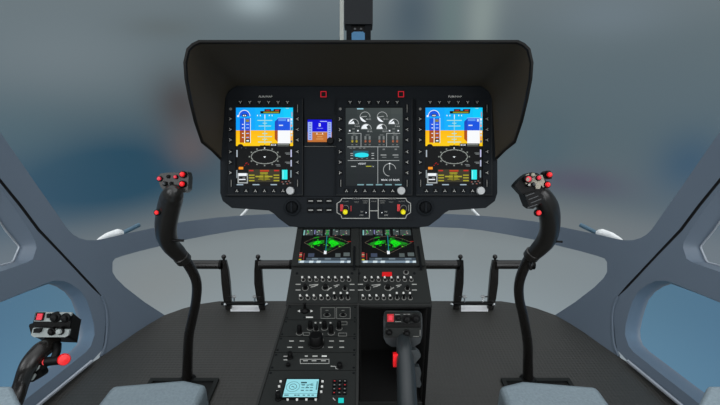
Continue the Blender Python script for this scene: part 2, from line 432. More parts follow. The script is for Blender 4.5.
# air vents
for cx, cy in ((292.4, 207.3), (425, 207.2)):
    mb = MB(FP); c = FP.wp(cx, cy)
    mb.lathe(c, FP.n, [(.0215, 0), (.0215, .005), (.019, .007), (.0165, .007), (.0155, .002), (0, .002)], M_BEZ, 28)
    v = mb.build('air_vent', panel)
    mb = MB(FP); mb.lathe(c, FP.n, [(.0135, .001), (.0135, .012), (.011, .014), (0, .014)], M_KEY, 22); 
    mb.box(FP.w(*FP.q(cx, cy), .015), .004, .024, .006, M_BEZ, (FP.x, FP.y, FP.n)); mb.build('vent_knob', v)
# six small push buttons
for cx in (310.7, 319.5, 329):
    for cy in (201, 210.1):
        mb = MB(FP); mb.plate([(cx-3.4, cy-2.6), (cx+3.4, cy-2.6), (cx+3.4, cy+2.6), (cx-3.4, cy+2.6)], 0, .0025, M_KEY)
        mb.rect(cx-2.3, cy-.5, cx+2.3, cy+.4, M_MARK, 1, .0025); mb.build('push_button', panel, .0005)

# ------------------------------------------------------------------ multifunction displays
BZ = .008
def key_mesh(orient):
    """small bezel key with a pale Y mark, built about its own centre in panel axes"""
    F0 = Frame((0, 0, 0), RT, UP); mb = MB(F0); k = 1/S
    def w(a, b_, h): return F0.w(a*k, b_*k, h)
    hx, hy = (2.6, 1.9) if orient in 'tb' else (2.1, 2.4)
    mb.prism([w(-hx, -hy, 0), w(hx, -hy, 0), w(hx, hy, 0), w(-hx, hy, 0)], F0.n*.0012, M_KEY)
    segs = [((-1.35, 1.3), (0, .1)), ((1.35, 1.3), (0, .1)), ((0, .1), (0, -1.2))]
    for p, q in segs:
        if orient == 'b': p, q = (p[0], -p[1]), (q[0], -q[1])
        if orient == 'l': p, q = (-p[1], p[0]), (-q[1], q[0])
        if orient == 'r': p, q = (p[1], p[0]), (q[1], q[0])
        dx, dy = q[0]-p[0], q[1]-p[1]; L_ = sqrt(dx*dx+dy*dy); nx, ny = -dy/L_*.25, dx/L_*.25
        pts = [w(p[0]+nx, p[1]+ny, .0015), w(p[0]-nx, p[1]-ny, .0015), w(q[0]-nx, q[1]-ny, .0015), w(q[0]+nx, q[1]+ny, .0015)]
        mb.add(pts, [(0, 1, 2, 3)], M_MARK)
    me = bpy.data.meshes.new('soft_key'); me.from_pydata([tuple(v) for v in mb.v], [], mb.f)
    for t in mb.mats: me.materials.append(t)
    me.polygons.foreach_set('material_index', mb.mi); return me
KM = {o: key_mesh(o) for o in 'tblr'}
def put_key(root, o_, x, y):
    k = bpy.data.objects.new('soft_key', KM[o_]); COL.objects.link(k); k.parent = root
    k.location = FP.wp(x, y, BZ)-Vector(root['_o'])
def frame_plate(mb, out_, inn_, h0, h1, mt):
    """rectangular bezel ring, x0,y0,x1,y1"""
    (a, b_, c, d), (e, f, g, h) = out_, inn_
    for r in ((a, b_, c, f), (a, h, c, d), (a, f, e, h), (g, f, c, h)):
        mb.plate([(r[0], r[1]), (r[0], r[3]), (r[2], r[3]), (r[2], r[1])], h0, h1, mt)
def mfd_base(X, label, name_text):
    root = thing('multifunction_display', label, 'display', FP.wp(X+28.5, 197), 'multifunction displays in the panel')
    mb = MB(FP); o_ = (X-9.6, 98.3, X+66.8, 195.4); i_ = (X-.6, 106.9, X+57.6, 186.2)
    frame_plate(mb, o_, i_, 0, BZ, M_BEZ)
    mb.rect(X-9, 100, X-8.4, 194, M_KEY, 1, BZ)
    mb.line([(X+66.4, 99), (X+66.4, 195)], .4, M_CONS, 1, BZ); mb.line([(X-9, 195), (X+66.4, 195)], .5, M_CONS, 1, BZ)
    mb.build('bezel', root, .0008)
    if name_text:
        mb = MB(FP); mb.text(name_text, X+29.5, 97.1-.4, 1.9, M_MARKW, 3, 13.4); mb.build('name_lettering', root)
    for i in range(6):
        put_key(root, 't', X+4.5+9.4*i, 102.6); put_key(root, 'b', X+1+9.2*i, 190.6)
    for y in (119, 129.6, 140, 151.8, 162.2, 172.8):
        put_key(root, 'l', X-5.2, y); put_key(root, 'r', X+61.2, y)
    for (x, y0, y1) in ((X-4.8, 180, 186.5), (X+61.5, 104.8, 112), (X+61.5, 180, 186.5)):
        mb = MB(FP); mb.plate([(x-1.5, y0-.5), (x-1.5, y1+.5), (x+1.5, y1+.5), (x+1.5, y0-.5)], BZ, BZ+.0012, M_KEY)
        mb.line([(x, y0), (x, y1)], .6, M_MARKD, 1, BZ+.0012); mb.build('rocker_key', root)
    mb = MB(FP); mb.lathe(FP.wp(X-5.3, 109, BZ), FP.n, [(.0035, 0), (.0035, .001), (0, .0012)], M_MARKD, 12); mb.build('light_sensor', root)
    mb = MB(FP); c = FP.wp(X+54.6+(.8 if name_text == '' else 0), 190.8, BZ)
    mb.lathe(c, FP.n, [(.0105, 0), (.0105, .008), (.0095, .0095), (0, .0095)], M_SIL, 24); mb.build('knob', root)
    return root
W = emit(240, 245, 250); BK = emit(6, 7, 8)
def pfd(X):
    mb = MB(FP); h = .0025
    def R(x0, y0, x1, y1, c, l=1): mb.rect(X+x0, y0, X+x1, y1, c, l, h)
    mb.plate([(X-.6, 106.9), (X-.6, 186.2), (X+57.6, 186.2), (X+57.6, 106.9)], 0, h, BK)
    sk1, sk2 = emit(0, 150, 250), emit(0, 205, 250)
    for i in range(6):
        R(0+i*9.5, 107.6, 9.5+i*9.5, 130.4, emit(0, 158+int(9*i), 252), 1)
    for i in range(4): R(0, 130.4+i*3.9, 57, 130.4+(i+1)*3.9, emit(255, 188+i*5, 6), 1)
    # rotor dial
    bl = emit(20, 85, 225); br = emit(172, 78, 12)
    mb.disc(X+8.4, 116, 5.4, 5.6, bl, 2, 0, 180, h0=h); mb.arc(X+8.4, 116, 5.5, 5.7, 0, 180, .6, W, 3, h0=h)
    R(6.3, 114.2, 10.7, 116.8, BK, 3); R(7, 114.9, 8.2, 116.2, W, 4); R(8.8, 114.9, 10, 116.2, W, 4)
    R(1.2, 115.2, 3, 117, W, 3)
    # tape on the left
    for x0, x1 in ((3.8, 8.2), (9.3, 14.2)):
        R(x0, 118.3, x1, 130.4, bl, 2); R(x0, 130.4, x1, 142.6, br, 2)
    R(8.3, 118, 8.8, 143, W, 3); R(14.1, 118, 14.7, 143, W, 3); R(9.6, 119.4, 13.2, 122, emit(140, 130, 60), 4)
    for y in (124, 127.5, 133, 137): R(6, y, 7.6, y+.8, W, 4); R(10.2, y, 13, y+.8, emit(170, 200, 250), 4)
    R(9.4, 139, 14, 142.4, BK, 4); R(10.4, 140, 13, 141.4, W, 5)
    # annunciator
    mb.fl([(X+24.3, 111), (X+28.5, 111), (X+28.5, 109), (X+35, 109), (X+35, 110.6), (X+37.6, 110.6), (X+37.6, 109), (X+45, 109), (X+44, 113.6), (X+24.3, 113.6)][::-1], BK, 2, h)
    R(27.5, 111.7, 43, 113, emit(150, 150, 30), 3); R(29.6, 109.8, 33.8, 111, emit(170, 40, 40), 3); R(39, 109.8, 43, 111, emit(190, 60, 40), 3)
    # pitch ladder
    R(28.5, 114.6, 29.2, 119, W, 2)
    for a in (-7.3, -4.5, 4.5, 7.3): R(28.8+a-.4, 114.8, 28.8+a+.4, 116.2, W, 2)
    for y, w_ in ((120.4, 7.5), (123.2, 2.2), (126, 6.2), (133.5, 2.5), (136.6, 7.2), (139.3, 2.5), (142, 6.8)):
        R(28.8-w_, y-.4, 28.8+w_, y+.4, emit(170, 225, 215), 2)
    R(28.5, 118, 29.1, 143.5, emit(170, 220, 205), 2)
    # right tape
    mb.fl([(X+38.7, 121.5), (X+41.8, 118.6), (X+41.8, 130.4), (X+38.7, 130.4)][::-1], emit(24, 70, 190), 2, h)
    mb.fl([(X+38.7, 130.4), (X+41.8, 130.4), (X+41.8, 142), (X+38.7, 139)][::-1], br, 2, h)
    R(41.8, 118, 54.3, 130.4, bl, 2); R(41.8, 130.4, 54.3, 143.5, emit(248, 250, 252), 2)
    R(42.4, 119, 50, 121, emit(90, 150, 240), 3); R(43, 124.8, 47, 125.9, emit(220, 235, 250), 3); R(51.4, 119, 53.4, 121.5, emit(200, 225, 250), 3)
    mb.line([(X+41.8, 118), (X+54.3, 118), (X+54.3, 130)], .4, emit(190, 215, 250), 3, h)
    for i in range(8):
        R(54.7, 118.3+i*3.15, 56.4, 120.5+i*3.15, [W, emit(190, 215, 235), emit(240, 160, 120), emit(90, 120, 160)][i % 4], 3)
    R(49.8, 108, 53, 108.8, emit(150, 200, 220), 2); R(55.6, 112, 56.4, 117, emit(200, 120, 90), 3)
    # black horseshoe edge under the horizon
    mb.disc(X+4.4, 146.4, 3, 2.4, BK, 3, 0, 180, h0=h); R(3, 146, 14.5, 149, BK, 2); R(34.3, 143.4, 54, 147, BK, 3); R(35.2, 144.2, 40, 145.6, W, 4)
    R(36, 144.5, 39.3, 145.3, BK, 5); R(41.5, 144.2, 53, 144.8, emit(160, 165, 160), 4); R(41.5, 145.6, 53, 146.1, emit(120, 125, 120), 4)
    R(24, 145.4, 34, 146.4, BK, 3); R(27.8, 145, 29.2, 145.8, BK, 3); R(28.2, 147.5, 29, 148.7, W, 3)
    # compass rose
    cg = emit(150, 155, 150)
    mb.arc(X+28.6, 156.7, 13.4, 7, 0, 360, .65, cg, 2, 40, h0=h)
    for a in range(0, 360, 30):
        ca, sa = cos(radians(a)), sin(radians(a)); x, y = X+28.6+15.2*ca, 156.7-8.8*sa
        mb.rect(x-.7, y-.7, x+.7, y+.7, emit(130, 135, 130), 2, h)
    for a in range(15, 360, 30):
        ca, sa = cos(radians(a)), sin(radians(a)); mb.line([(X+28.6+12.4*ca, 156.7-6.3*sa), (X+28.6+13.3*ca, 156.7-6.9*sa)], .4, cg, 2, h)
    mb.fl([(X+27.3, 156.4), (X+30, 156.4), (X+28.7, 157.9)], W, 2, h)
    for (x, y) in ((9.8, 163.6), (10.8, 162.8), (12.4, 164.2), (8.6, 165.4)): R(x-.4, y-.4, x+.5, y+.5, emit(170, 25, 25), 2)
    # side strips
    for x0, y0, x1, y1, c in ((.4, 150, 1.6, 157, emit(170, 180, 190)), (.3, 170, 1.4, 178, emit(140, 150, 155)), (54.5, 149.6, 55.8, 157, emit(190, 190, 225)), (54.5, 160, 55.8, 166.4, emit(180, 185, 210)), (54.3, 170.2, 55.6, 177.5, emit(130, 150, 160))): R(x0, y0, x1, y1, c, 2)
    for x0, y, x1 in ((49, 152.6, 54), (50, 153.8, 54), (49, 161.8, 54), (50.4, 163, 54), (39.5, 164.2, 44), (40.5, 165.6, 44.5), (5, 147.6, 6, ), (9.5, 147.8, 10.5)): R(x0, y, x1, y+.7, emit(120, 125, 125), 2)
    # orange label, white box, yellow block, cyan bar
    R(2.7, 166.9, 7.2, 169.4, emit(250, 150, 30), 2)
    R(1.6, 173.4, 11.9, 183.4, emit(165, 170, 170), 2); R(2.9, 174.8, 10.8, 182.2, BK, 3); R(2.4, 173.2, 10.6, 176, W, 4); R(3, 179, 9.6, 180, W, 4); R(6.6, 177.6, 9.2, 178.4, emit(150, 150, 150), 4)
    R(12.2, 169.4, 44, 182, emit(56, 52, 34), 2)
    ye = emit(165, 158, 40); rd = emit(200, 35, 30)
    R(13, 170, 17.5, 171.2, rd, 3); R(24, 170, 33, 171.6, emit(190, 60, 20), 3); R(38, 170, 43, 171.2, rd, 3)
    for y in (174.6, 177.2, 180): R(12.8, y, 18.5, y+1.2, ye, 3); R(37.6, y, 43.2, y+1.2, ye, 3)
    mb.disc(X+28, 177, 5, 3.6, emit(120, 114, 30), 3, h0=h); R(19.5, 175.8, 36.5, 177.2, ye, 4); R(27.3, 173.6, 28.7, 180.6, emit(90, 85, 20), 5); R(22, 178.8, 34, 179.8, emit(130, 122, 26), 4); R(24, 172.4, 32, 173.6, ye, 4)
    R(46, 169.8, 51.4, 179.4, emit(40, 235, 235), 2)
    R(46.6, 170.6, 47.4, 178.6, emit(150, 245, 245), 3)
    for i, (x, y) in enumerate(((45.5, 181.5), (49, 181.2), (52, 180.6), (46.5, 183.4), (50.4, 183.3), (53.5, 182.4))): R(x, y, x+1.6, y+.9, [emit(150, 90, 80), emit(120, 120, 120)][i % 2], 2)
    for x0, x1 in ((.6, 7.3), (16.6, 23.4), (34.6, 41)): R(x0, 184.1, x1, 185.2, emit(160, 180, 195), 2)
    return mb
r1 = mfd_base(236, 'flight display on the left, blue sky over orange ground, pilot side of the panel', 'FLIR/MAP')
pfd(236).build('screen', r1)
r2 = mfd_base(425.5, 'flight display on the right, blue sky over orange ground, nearest the right cyclic stick', 'FLIR/MAP')
pfd(425.5).build('screen', r2)
r3 = mfd_base(345.6, 'grey engine gauge display in the middle of the panel, white dials', '')
X = 345.6; mb = MB(FP); h = .0025
def R(x0, y0, x1, y1, c, l=1): mb.rect(x0, y0, x1, y1, c, l, h)
mb.plate([(X-.6, 106.9), (X-.6, 186.2), (X+57.6, 186.2), (X+57.6, 106.9)], 0, h, BK)
n = 13
for i in range(n):
    t = i/(n-1); y0 = 107.8+i*(78/n)
    for j in range(5):
        u = j/4*(1-t); R(X+j*11.4, y0, X+(j+1)*11.4, y0+78/n, emit(int(28+22*(1-t)+16*u), int(33+24*(1-t)+16*u), int(36+22*(1-t)+14*u)), 1)
R(357, 108.2, 363.4, 109.4, emit(150, 200, 215), 2)
lg = emit(165, 170, 170); dg = emit(115, 120, 120)
for cx, cy, a0 in ((365, 116.9, 160), (382.2, 116.9, 160), (353.6, 124, 90), (393.7, 124, 90), (366.3, 129, 60), (381.6, 129, 75)):
    r = 5
    mb.arc(cx, cy, r, r, 0, 180, .55, lg, 3, h0=h)
    if a0 == 160: mb.disc(cx, cy, r, r, W, 2, 175, 285, h0=h); mb.line([(cx-4, cy), (cx+1.5, cy-.6)], .6, lg, 3, h)
    else: mb.disc(cx, cy, r-.3, r-.3, W, 2, a0, 180, 12, h0=h); mb.fl([(cx-r, cy), (cx+1.2, cy), (cx, cy-3)], W, 2, h); R(cx-r, cy-.2, cx+r, cy+.4, dg, 3)
    mb.text('98.0%' if a0 != 90 else '744', cx+3.4, cy+2.4, 1.5, lg, 3, 5.2, h)
for x in (349, 357.2, 388.8, 397.5): R(x, 130, x+1.5, 131.4, W, 2)
for x in (352.4, 392.4): R(x, 128.4, x+2.6, 129.4, dg, 2); R(x, 131.8, x+2.4, 132.6, dg, 2)
for l in ([(348, 133.4), (361, 133.4), (361, 146.6)], [(386.6, 146.6), (386.6, 133.4), (400, 133.4)], [(347.5, 146.8), (405-6, 146.8)], [(377.8, 146.8), (377.8, 183.4)], [(348, 160.5), (399, 160.5)]):
    mb.line(l, .55, lg, 2, h)
for cx, c in ((354.4, emit(210, 190, 40)), (367.5, emit(200, 110, 70)), (381.5, emit(200, 110, 70)), (395, emit(200, 110, 70))):
    for dx in (-3, 1.2):
        R(cx+dx, 136, cx+dx+1.9, 139.6, dg, 2); mb.text('8', cx+dx+1, 141.4, 2.4, c, 2, 1.8, h); R(cx+dx, 144.4, cx+dx+1.9, 145.2, dg, 2)
    R(cx-1.8, 134.6, cx+2, 135.3, dg, 2)
for cx in (349.5, 353, 359, 363): R(cx, 147.7, cx+2.4, 148.5, dg, 2)
R(353.2, 150.8, 368.4, 157, emit(30, 90, 105), 2); mb.disc(361.7, 155, 7, 2.4, emit(40, 225, 240), 3, h0=h); R(355.4, 153.6, 368, 156.8, emit(40, 225, 240), 3)
for x in (350.5, 371.5):
    for y in (153, 155, 158): R(x, y, x+2.6, y+.8, lg, 2)
for x in (356, 361, 366): R(x, 158.2, x+2, 158.9, dg, 2)
for x in (382, 394): 
    R(x+.6, 148.6, x+3, 150, dg, 2); R(x-1.4, 154.6, x+4.4, 155.4, lg, 2); R(x, 156.8, x+4.4, 157.6, dg, 2)
mb.text('WEIGHT', 362, 163.8, 1.7, W, 2, 8, h)
R(351, 166, 356, 166.8, lg, 2); R(366, 165.8, 371.4, 166.7, emit(170, 170, 40), 2); mb.text('kg', 373, 166.3, 1.3, lg, 2, 2, h)
mb.arc(389.6, 169.8, 6.2, 6.2, 10, 265, .6, lg, 2, h0=h); mb.disc(389.6, 163.6, .9, .7, W, 3, h0=h); R(389.2, 165, 390, 170, lg, 2)
mb.text('98.0% 1/2 98.0%', 390.3, 180, 1.8, W, 2, 18.5, h)
for x in (357.3, 366.4, 375.8, 385.2, 395): R(x, 184.1, x+6.6, 185.3, emit(120, 160, 168), 2)
mb.build('screen', r3)

# ------------------------------------------------------------------ standby instrument
sb = thing('standby_instrument', 'small square standby horizon display, deep blue over brown, left of the engine gauges', 'display', FP.wp(319.5, 146))
mb = MB(FP); frame_plate(mb, (304.6, 114.5, 336, 145.6), (307.2, 118.8, 332, 142.8), 0, .007, M_BEZ); mb.build('bezel', sb, .0008)
mb = MB(FP); h = .003; mb.plate([(307.2, 118.8), (307.2, 142.8), (332, 142.8), (332, 118.8)], 0, h, BK)
R(307.6, 119.6, 331.8, 132, emit(0, 0, 215)); R(307.6, 132, 331.8, 142, emit(192, 112, 48))
tp = emit(158, 178, 240)
R(307.9, 122, 312.2, 140, tp, 2); R(327.4, 122, 331.4, 139, tp, 2); R(312.2, 131.7, 327.4, 132.2, emit(210, 200, 190), 2)
for i in range(7): R(309.4, 123.4+i*2.4, 311, 124.3+i*2.4, emit(90, 110, 190), 3); R(328.6, 123.4+i*2.2, 330.4, 124.2+i*2.2, emit(90, 110, 190), 3)
R(318.8, 123.4, 320.6, 126.4, W, 2); R(319.3, 124.3, 320.1, 125.5, emit(0, 0, 215), 3); R(317, 128, 323, 128.7, emit(120, 130, 230), 2); R(320, 121, 327, 121.8, emit(170, 180, 240), 2)
for y, w_ in ((134, 4), (136.4, 2.6), (138.6, 3.6)): R(319.8-w_, y, 319.8+w_, y+.7, emit(225, 165, 95), 2)
R(316.6, 132.8, 317.3, 134.4, W, 2); R(322.2, 132.8, 322.9, 134.4, W, 2)
mb.build('screen', sb)
mb = MB(FP); mb.lathe(FP.wp(330.4, 141.2, .006), FP.n, [(.009, 0), (.009, .008), (.0075, .01), (0, .01)], M_BLK, 20); mb.build('knob', sb)

# ------------------------------------------------------------------ engine control panel
ep = thing('engine_control_panel', 'white-outlined engine control panel with two yellow switches under the engine gauge display', 'control panel', FP.wp(373.5, 222))
mb = MB(FP); h = .002
mb.plate([(334.5, 196.8), (334.5, 220), (412.5, 220), (412.5, 196.8)], 0, h, M_PANEL)
Lx = [(369.4, 198.3), (342, 198.3), (340.6, 201.2), (337, 203.4), (337, 212.6), (341, 215), (342, 218.3), (369.4, 218.3), (369.4, 198.3)]
for l in (Lx, [(747.6-x, y) for x, y in Lx], [(369.4, 198.3), (378.2, 198.3)], [(369.4, 210.8), (378.2, 210.8)]): mb.line(l, .7, M_MARK, 1, h)
mb.rect(352, 197.6, 359.5, 199.2, M_PANEL, 2, h); mb.rect(388.2, 197.6, 396, 199.2, M_PANEL, 2, h)
mb.text('ENGINE', 355.7, 198.5, 1.6, M_MARK, 3, 7, h); mb.text('ENGINE', 392.1, 198.5, 1.6, M_MARK, 3, 7, h)
mb.text('FLIGHT', 345.7, 201.5, 1.2, M_MARKD, 2, 6.4, h); mb.text('FLIGHT', 401.9, 201.5, 1.2, M_MARKD, 2, 6.4, h)
for x in (356.6, 391): mb.text('TEST', x, 202.2, 1.3, M_MARKD, 2, 4.5, h)
for x in (365.2, 382.4): mb.text('TRAIN', x, 201, 1.4, M_MARKD, 2, 5.4, h); mb.text('OFF', x, 203, 1.3, M_MARKD, 2, 4.2, h)
mb.text('IDLE', 373.8, 201.4, 1.2, M_MARKD, 2, 5, h)
for x, s_ in ((361.8, 1), (385.8, -1)): mb.text('ON', x, 211.7, 1.3, M_MARK, 2, 2.6, h); mb.text('OFF', x-.4*s_, 215.3, 1.3, M_MARK, 2, 3.8, h)
mb.rect(365, 204, 367, 214, M_BEZ, 2, h); mb.rect(380.7, 204, 382.7, 214, M_BEZ, 2, h)
mb.line([(351, 206), (351, 211)], .6, M_REDD, 2, h); mb.line([(408.6, 205), (408.6, 211)], .6, M_MARKD, 2, h)
mb.build('face_plate', ep, .0005)
for cx, s_ in ((345.2, 1), (403.2, -1)):
    mb = MB(FP); gx = cx-3.4 if s_ > 0 else cx-4.5
    mb.plate([(gx-1.5, 204.4), (gx-1.5, 211.2), (gx+1.3, 211.2), (gx+1.3, 204.4)], h, h+.003, M_REDD); mb.build('red_guard', ep, .0005)
    mb = MB(FP); mb.arc(cx+.4, 208.4, 3, 3.2, -40, 200, .5, M_MARKD, 2, h0=h); c = FP.wp(cx, 209, h)
    mb.lathe(c, FP.n, [(.0065, 0), (.0065, .003), (0, .003)], M_BLK, 16); tip = FP.wp(cx, 211.3, .02)
    mb.tube([FP.wp(cx, 209, .002), tip], .0028, M_BLK, 8, 1)
    sw = mb.build('selector_switch', ep)
    mb = MB(); mb.lathe(tip-FP.n*.006-UP*.001, FP.n+UP*-.25, [(.003, -.004), (.0065, 0), (.0068, .005), (.005, .009), (0, .0095)], M_YEL, 16); o = mb.build('switch_knob', sw); o['label'] = 'yellow knob'
for cx in (366, 381.8):
    mb = MB(FP); mb.lathe(FP.wp(cx, 212.8, h), FP.n, [(.003, 0), (.0025, .002), (.0018, .008), (0, .009)], M_CHROME, 12); mb.build('toggle_switch', ep)

# ================================================================== CENTRE CONSOLE
A_ = CAM+UP*-.065+FW*1.12; B_ = CAM+UP*-.226+FW*.936
FU = Frame(B_, RT, A_-B_)                       # sloping upper face
C_ = CAM+UP*-.231+FW*.937; E_ = CAM+UP*-.3147+FW*.666
FL = Frame(C_, RT, C_-E_)                       # nearly level lower face
cons = thing('centre_console', 'dark grey centre console standing on the floor between the seats', 'console', (0, .95, 0))
XL, XR = -.166, .1605
mb = MB()
prof = [(A_.y+.02, A_.z), (B_.y, B_.z), (B_.y, B_.z-.009), (A_.y+.10, B_.z-.009), (A_.y+.10, A_.z)]
mb.prism([(XL, y, z) for y, z in prof], (XR-XL, 0, 0), M_CONS)
mb.build('console_top', cons, .002)
mb = MB(); zt = B_.z-.009
mb.box(((XL-.006)/2, (B_.y+A_.y+.10)/2, zt/2), -.006-XL, A_.y+.10-B_.y, zt, M_CONS); mb.build('pedestal_body', cons, .002)
mb = MB(); zb = .285
mb.box((XR-.004, (B_.y+1.13)/2, zt/2), .008, 1.13-B_.y, zt, M_BLK)
mb.box((.0765, (B_.y+1.13)/2, zb/2), .16, 1.13-B_.y, zb, M_CONS)
mb.box((.0765, 1.10, (zt+zb)/2), .16, .02, zt-zb, M_VOID)
mb.build('side_bay', cons, .001)
mb = MB(); mb.box((.0755, 1.0, (zt+zb)/2), .148, .02, zt-zb-.002, M_VOID); mb.box((.0755, .90, zb+.002), .148, .19, .003, M_VOID); mb.box((.0755, .90, zt-.003), .148, .19, .003, M_VOID)
mb.box((.151, .90, (zt+zb)/2), .002, .19, zt-zb-.004, M_VOID); mb.box((.0, .90, (zt+zb)/2), .002, .19, zt-zb-.004, M_VOID)
o = mb.build('bay_lining', cons); o['label'] = 'matt black lining of the open bay'
# lower pedestal
yN = .40; a_len = (C_.y-yN)/FL.y.y
pN = FL.w(0, -a_len)
mb = MB(); prof = [(C_.y, C_.z-.003), (pN.y, pN.z-.003), (pN.y, 0), (C_.y, 0)]
mb.prism([(-.162, y, z) for y, z in prof], (.158, 0, 0), M_CONS); mb.build('lower_pedestal', cons, .002)
mb = MB(FL)
for x in (-.1605, -.0045):   # side rails
    mb.prism([FL.w(x-.002, 0, -.002), FL.w(x+.002, 0, -.002), FL.w(x+.002, -a_len, -.002), FL.w(x-.002, -a_len, -.002)][::-1], FL.n*.006, M_CONS)
mb.build('mounting_rail', cons, .0006)

# ------------------------------------------------------------------ map displays
def map_disp(label, dx):
    X0 = dx
    root = thing('map_display', label, 'display', FU.wp(326+dx, 266), 'map displays on the console')
    def q(p): return (p[0], p[1])
    O = [(299.6+dx*.93, 227.2), (357.4+(dx and 2.6) if not dx else 420.2, 227.2), (357.6 if not dx else 425.3, 266.8), (294 if not dx else 358.4, 266.8)]
    if dx: O[0] = (360.2, 227.2)
    else: O[1] = (359.6, 227.2); O[2] = (357.8, 266.8)
    # bezel aligned with world x: use local coordinates
    x0, x1 = (-.1655, -.0025) if not dx else (-.0015, .1575)
    yb = FU.q(360, 267)[1]; yt = FU.q(360, 227.4)[1]
    sx0 = FU.q(298.6 if not dx else 361.8, 262)[0]; sx1 = FU.q(350.6 if not dx else 416, 262)[0]
    sy1 = FU.q(360, 229.3)[1]; sy0 = FU.q(360, 264.4)[1]
    mb = MB(FU); hb = .006
    for a, b_, c, d in ((x0, yb, x1, sy0), (x0, sy1, x1, yt), (x0, sy0, sx0, sy1), (sx1, sy0, x1, sy1)):
        mb.prism([FU.w(a, b_, 0), FU.w(c, b_, 0), FU.w(c, d, 0), FU.w(a, d, 0)], FU.n*hb, M_CONP)
    mb.build('bezel', root, .0012)
    mb = MB(FU); 
    mb.box(FU.w(min(sx1+.009, x1-.004), (sy0+sy1)/2-.045, hb+.001), .005, .075, .003, M_KEY, (FU.x, FU.y, FU.n)); mb.build('brightness_slider', root, .0006)
    mb = MB(FU); hs = .002
    mb.prism([FU.w(sx0, sy0, 0), FU.w(sx1, sy0, 0), FU.w(sx1, sy1, 0), FU.w(sx0, sy1, 0)], FU.n*hs, BK)
    Wd, Hd = sx1-sx0, sy1-sy0
    def uv(u, v, l): return FU.w(sx0+u*Wd, sy1-v*Hd, hs+l*.0003)
    def rc(u0, v0, u1, v1, c, l=1): mb.add([uv(u0, v1, l), uv(u1, v1, l), uv(u1, v0, l), uv(u0, v0, l)], [(0, 1, 2, 3)], c)
    def pg(pts, c, l=1): mb.add([uv(u, v, l) for u, v in pts][::-1], [tuple(range(len(pts)))], c)
    def ln(pts, w, c, l=2):
        for (a, b_), (e, f) in zip(pts, pts[1:]):
            L_ = sqrt((e-a)**2+(f-b_)**2); nx, ny = -(f-b_)/L_*w/2, (e-a)/L_*w/2
            mb.add([uv(a+nx, b_+ny, l), uv(e+nx, f+ny, l), uv(e-nx, f-ny, l), uv(a-nx, b_-ny, l)], [(0, 1, 2, 3)], c)
    import random; rn = random.Random(7)
    gy = emit(62, 72, 72)
    for u0, u1 in ((.02, .22), (.27, .41), (.46, .56), (.62, .74), (.76, .97)): rc(u0, .03, u1, .2, gy)
    for i in range(46):
        u = rn.uniform(.03, .93); v = rn.uniform(.03, .2)
        if any(a < u < b_ for a, b_ in ((.02, .2), (.28, .4), (.46, .55), (.62, .72), (.76, .95))):
            rc(u, v, u+rn.uniform(.01, .035), v+.018, emit(*rn.choice([(190, 200, 195), (120, 160, 150), (60, 190, 60), (170, 120, 110), (90, 100, 100)])), 2)
    rc(.48, .04, .54, .2, emit(30, 130, 60), 2); rc(.02, .05, .045, .2, emit(130, 190, 185), 2); rc(.24, .04, .26, .17, emit(130, 130, 180), 2)
    ln([(.06, .42), (.2, .31), (.36, .25), (.5, .23), (.64, .25), (.8, .31), (.96, .42), (.5, .74), (.06, .42)], .009, emit(100, 90, 76))
    gr, g2, g3 = emit(10, 225, 20), emit(20, 130, 25), emit(15, 80, 22)
    pg([(.12, .46), (.22, .4), (.33, .36), (.46, .35), (.46, .44), (.36, .47), (.26, .5), (.17, .5)], g2, 3)
    pg([(.24, .45), (.3, .38), (.4, .38), (.36, .46), (.27, .49)], gr, 4)
    pg([(.52, .36), (.58, .3), (.66, .34), (.74, .38), (.84, .42), (.92, .46), (.82, .5), (.72, .5), (.66, .56), (.57, .56), (.6, .48), (.53, .44)], g2, 3)
    pg([(.58, .36), (.64, .35), (.72, .41), (.76, .45), (.7, .5), (.62, .55), (.6, .48), (.55, .42)], gr, 4)
    pg([(.23, .28), (.33, .24), (.36, .27), (.27, .3)], g2, 3); pg([(.46, .6), (.56, .58), (.64, .6), (.54, .67)], g3, 3)
    pg([(.55, .27), (.62, .25), (.66, .3), (.58, .32)], g3, 3)
    for i in range(60):
        u, v = rn.uniform(.12, .9), rn.uniform(.3, .56); rc(u, v, u+rn.uniform(.01, .04), v+rn.uniform(.01, .03), emit(*rn.choice([(10, 190, 20), (8, 70, 14), (2, 20, 4), (90, 200, 30), (4, 40, 8)])), 5)
    rc(.5, .22, .515, .68, emit(20, 130, 140), 6); rc(.475, .66, .525, .75, W, 6)
    rc(.93, .38, 1, .4, emit(140, 30, 20), 3)
    for i, c in enumerate(((170, 60, 60), (180, 150, 120), (200, 60, 50), (60, 50, 50), (190, 180, 50))): rc(.0, .7+i*.045, .05, .735+i*.045, emit(*c), 3)
    rc(.08, .72, .1, .9, emit(120, 40, 40), 3)
    rc(.17, .72, .29, .82, emit(60, 70, 90), 2); rc(.7, .72, .8, .82, emit(80, 90, 90), 2); rc(.86, .7, .98, .8, emit(85, 95, 95), 2)
    rc(.14, .84, 1, .9, emit(62, 74, 84), 1)
    for u in (.25, .5, .8): rc(u, .85, u+.12, .89, emit(110, 125, 135), 2)
    rc(0, .915, 1, .99, emit(120, 140, 156), 1)
    for u0, u1 in ((.02, .1), (.2, .28), (.34, .42), (.8, .87), (.93, .99)): pg([(u0+.01, .92), (u1+.01, .92), (u1, .985), (u0, .985)], emit(205, 222, 230), 2)
    mb.build('screen', root)
map_disp('left map display on the console, green terrain fan on black', 0)
map_disp('right map display on the console, green terrain fan, above the red light', 62.3)

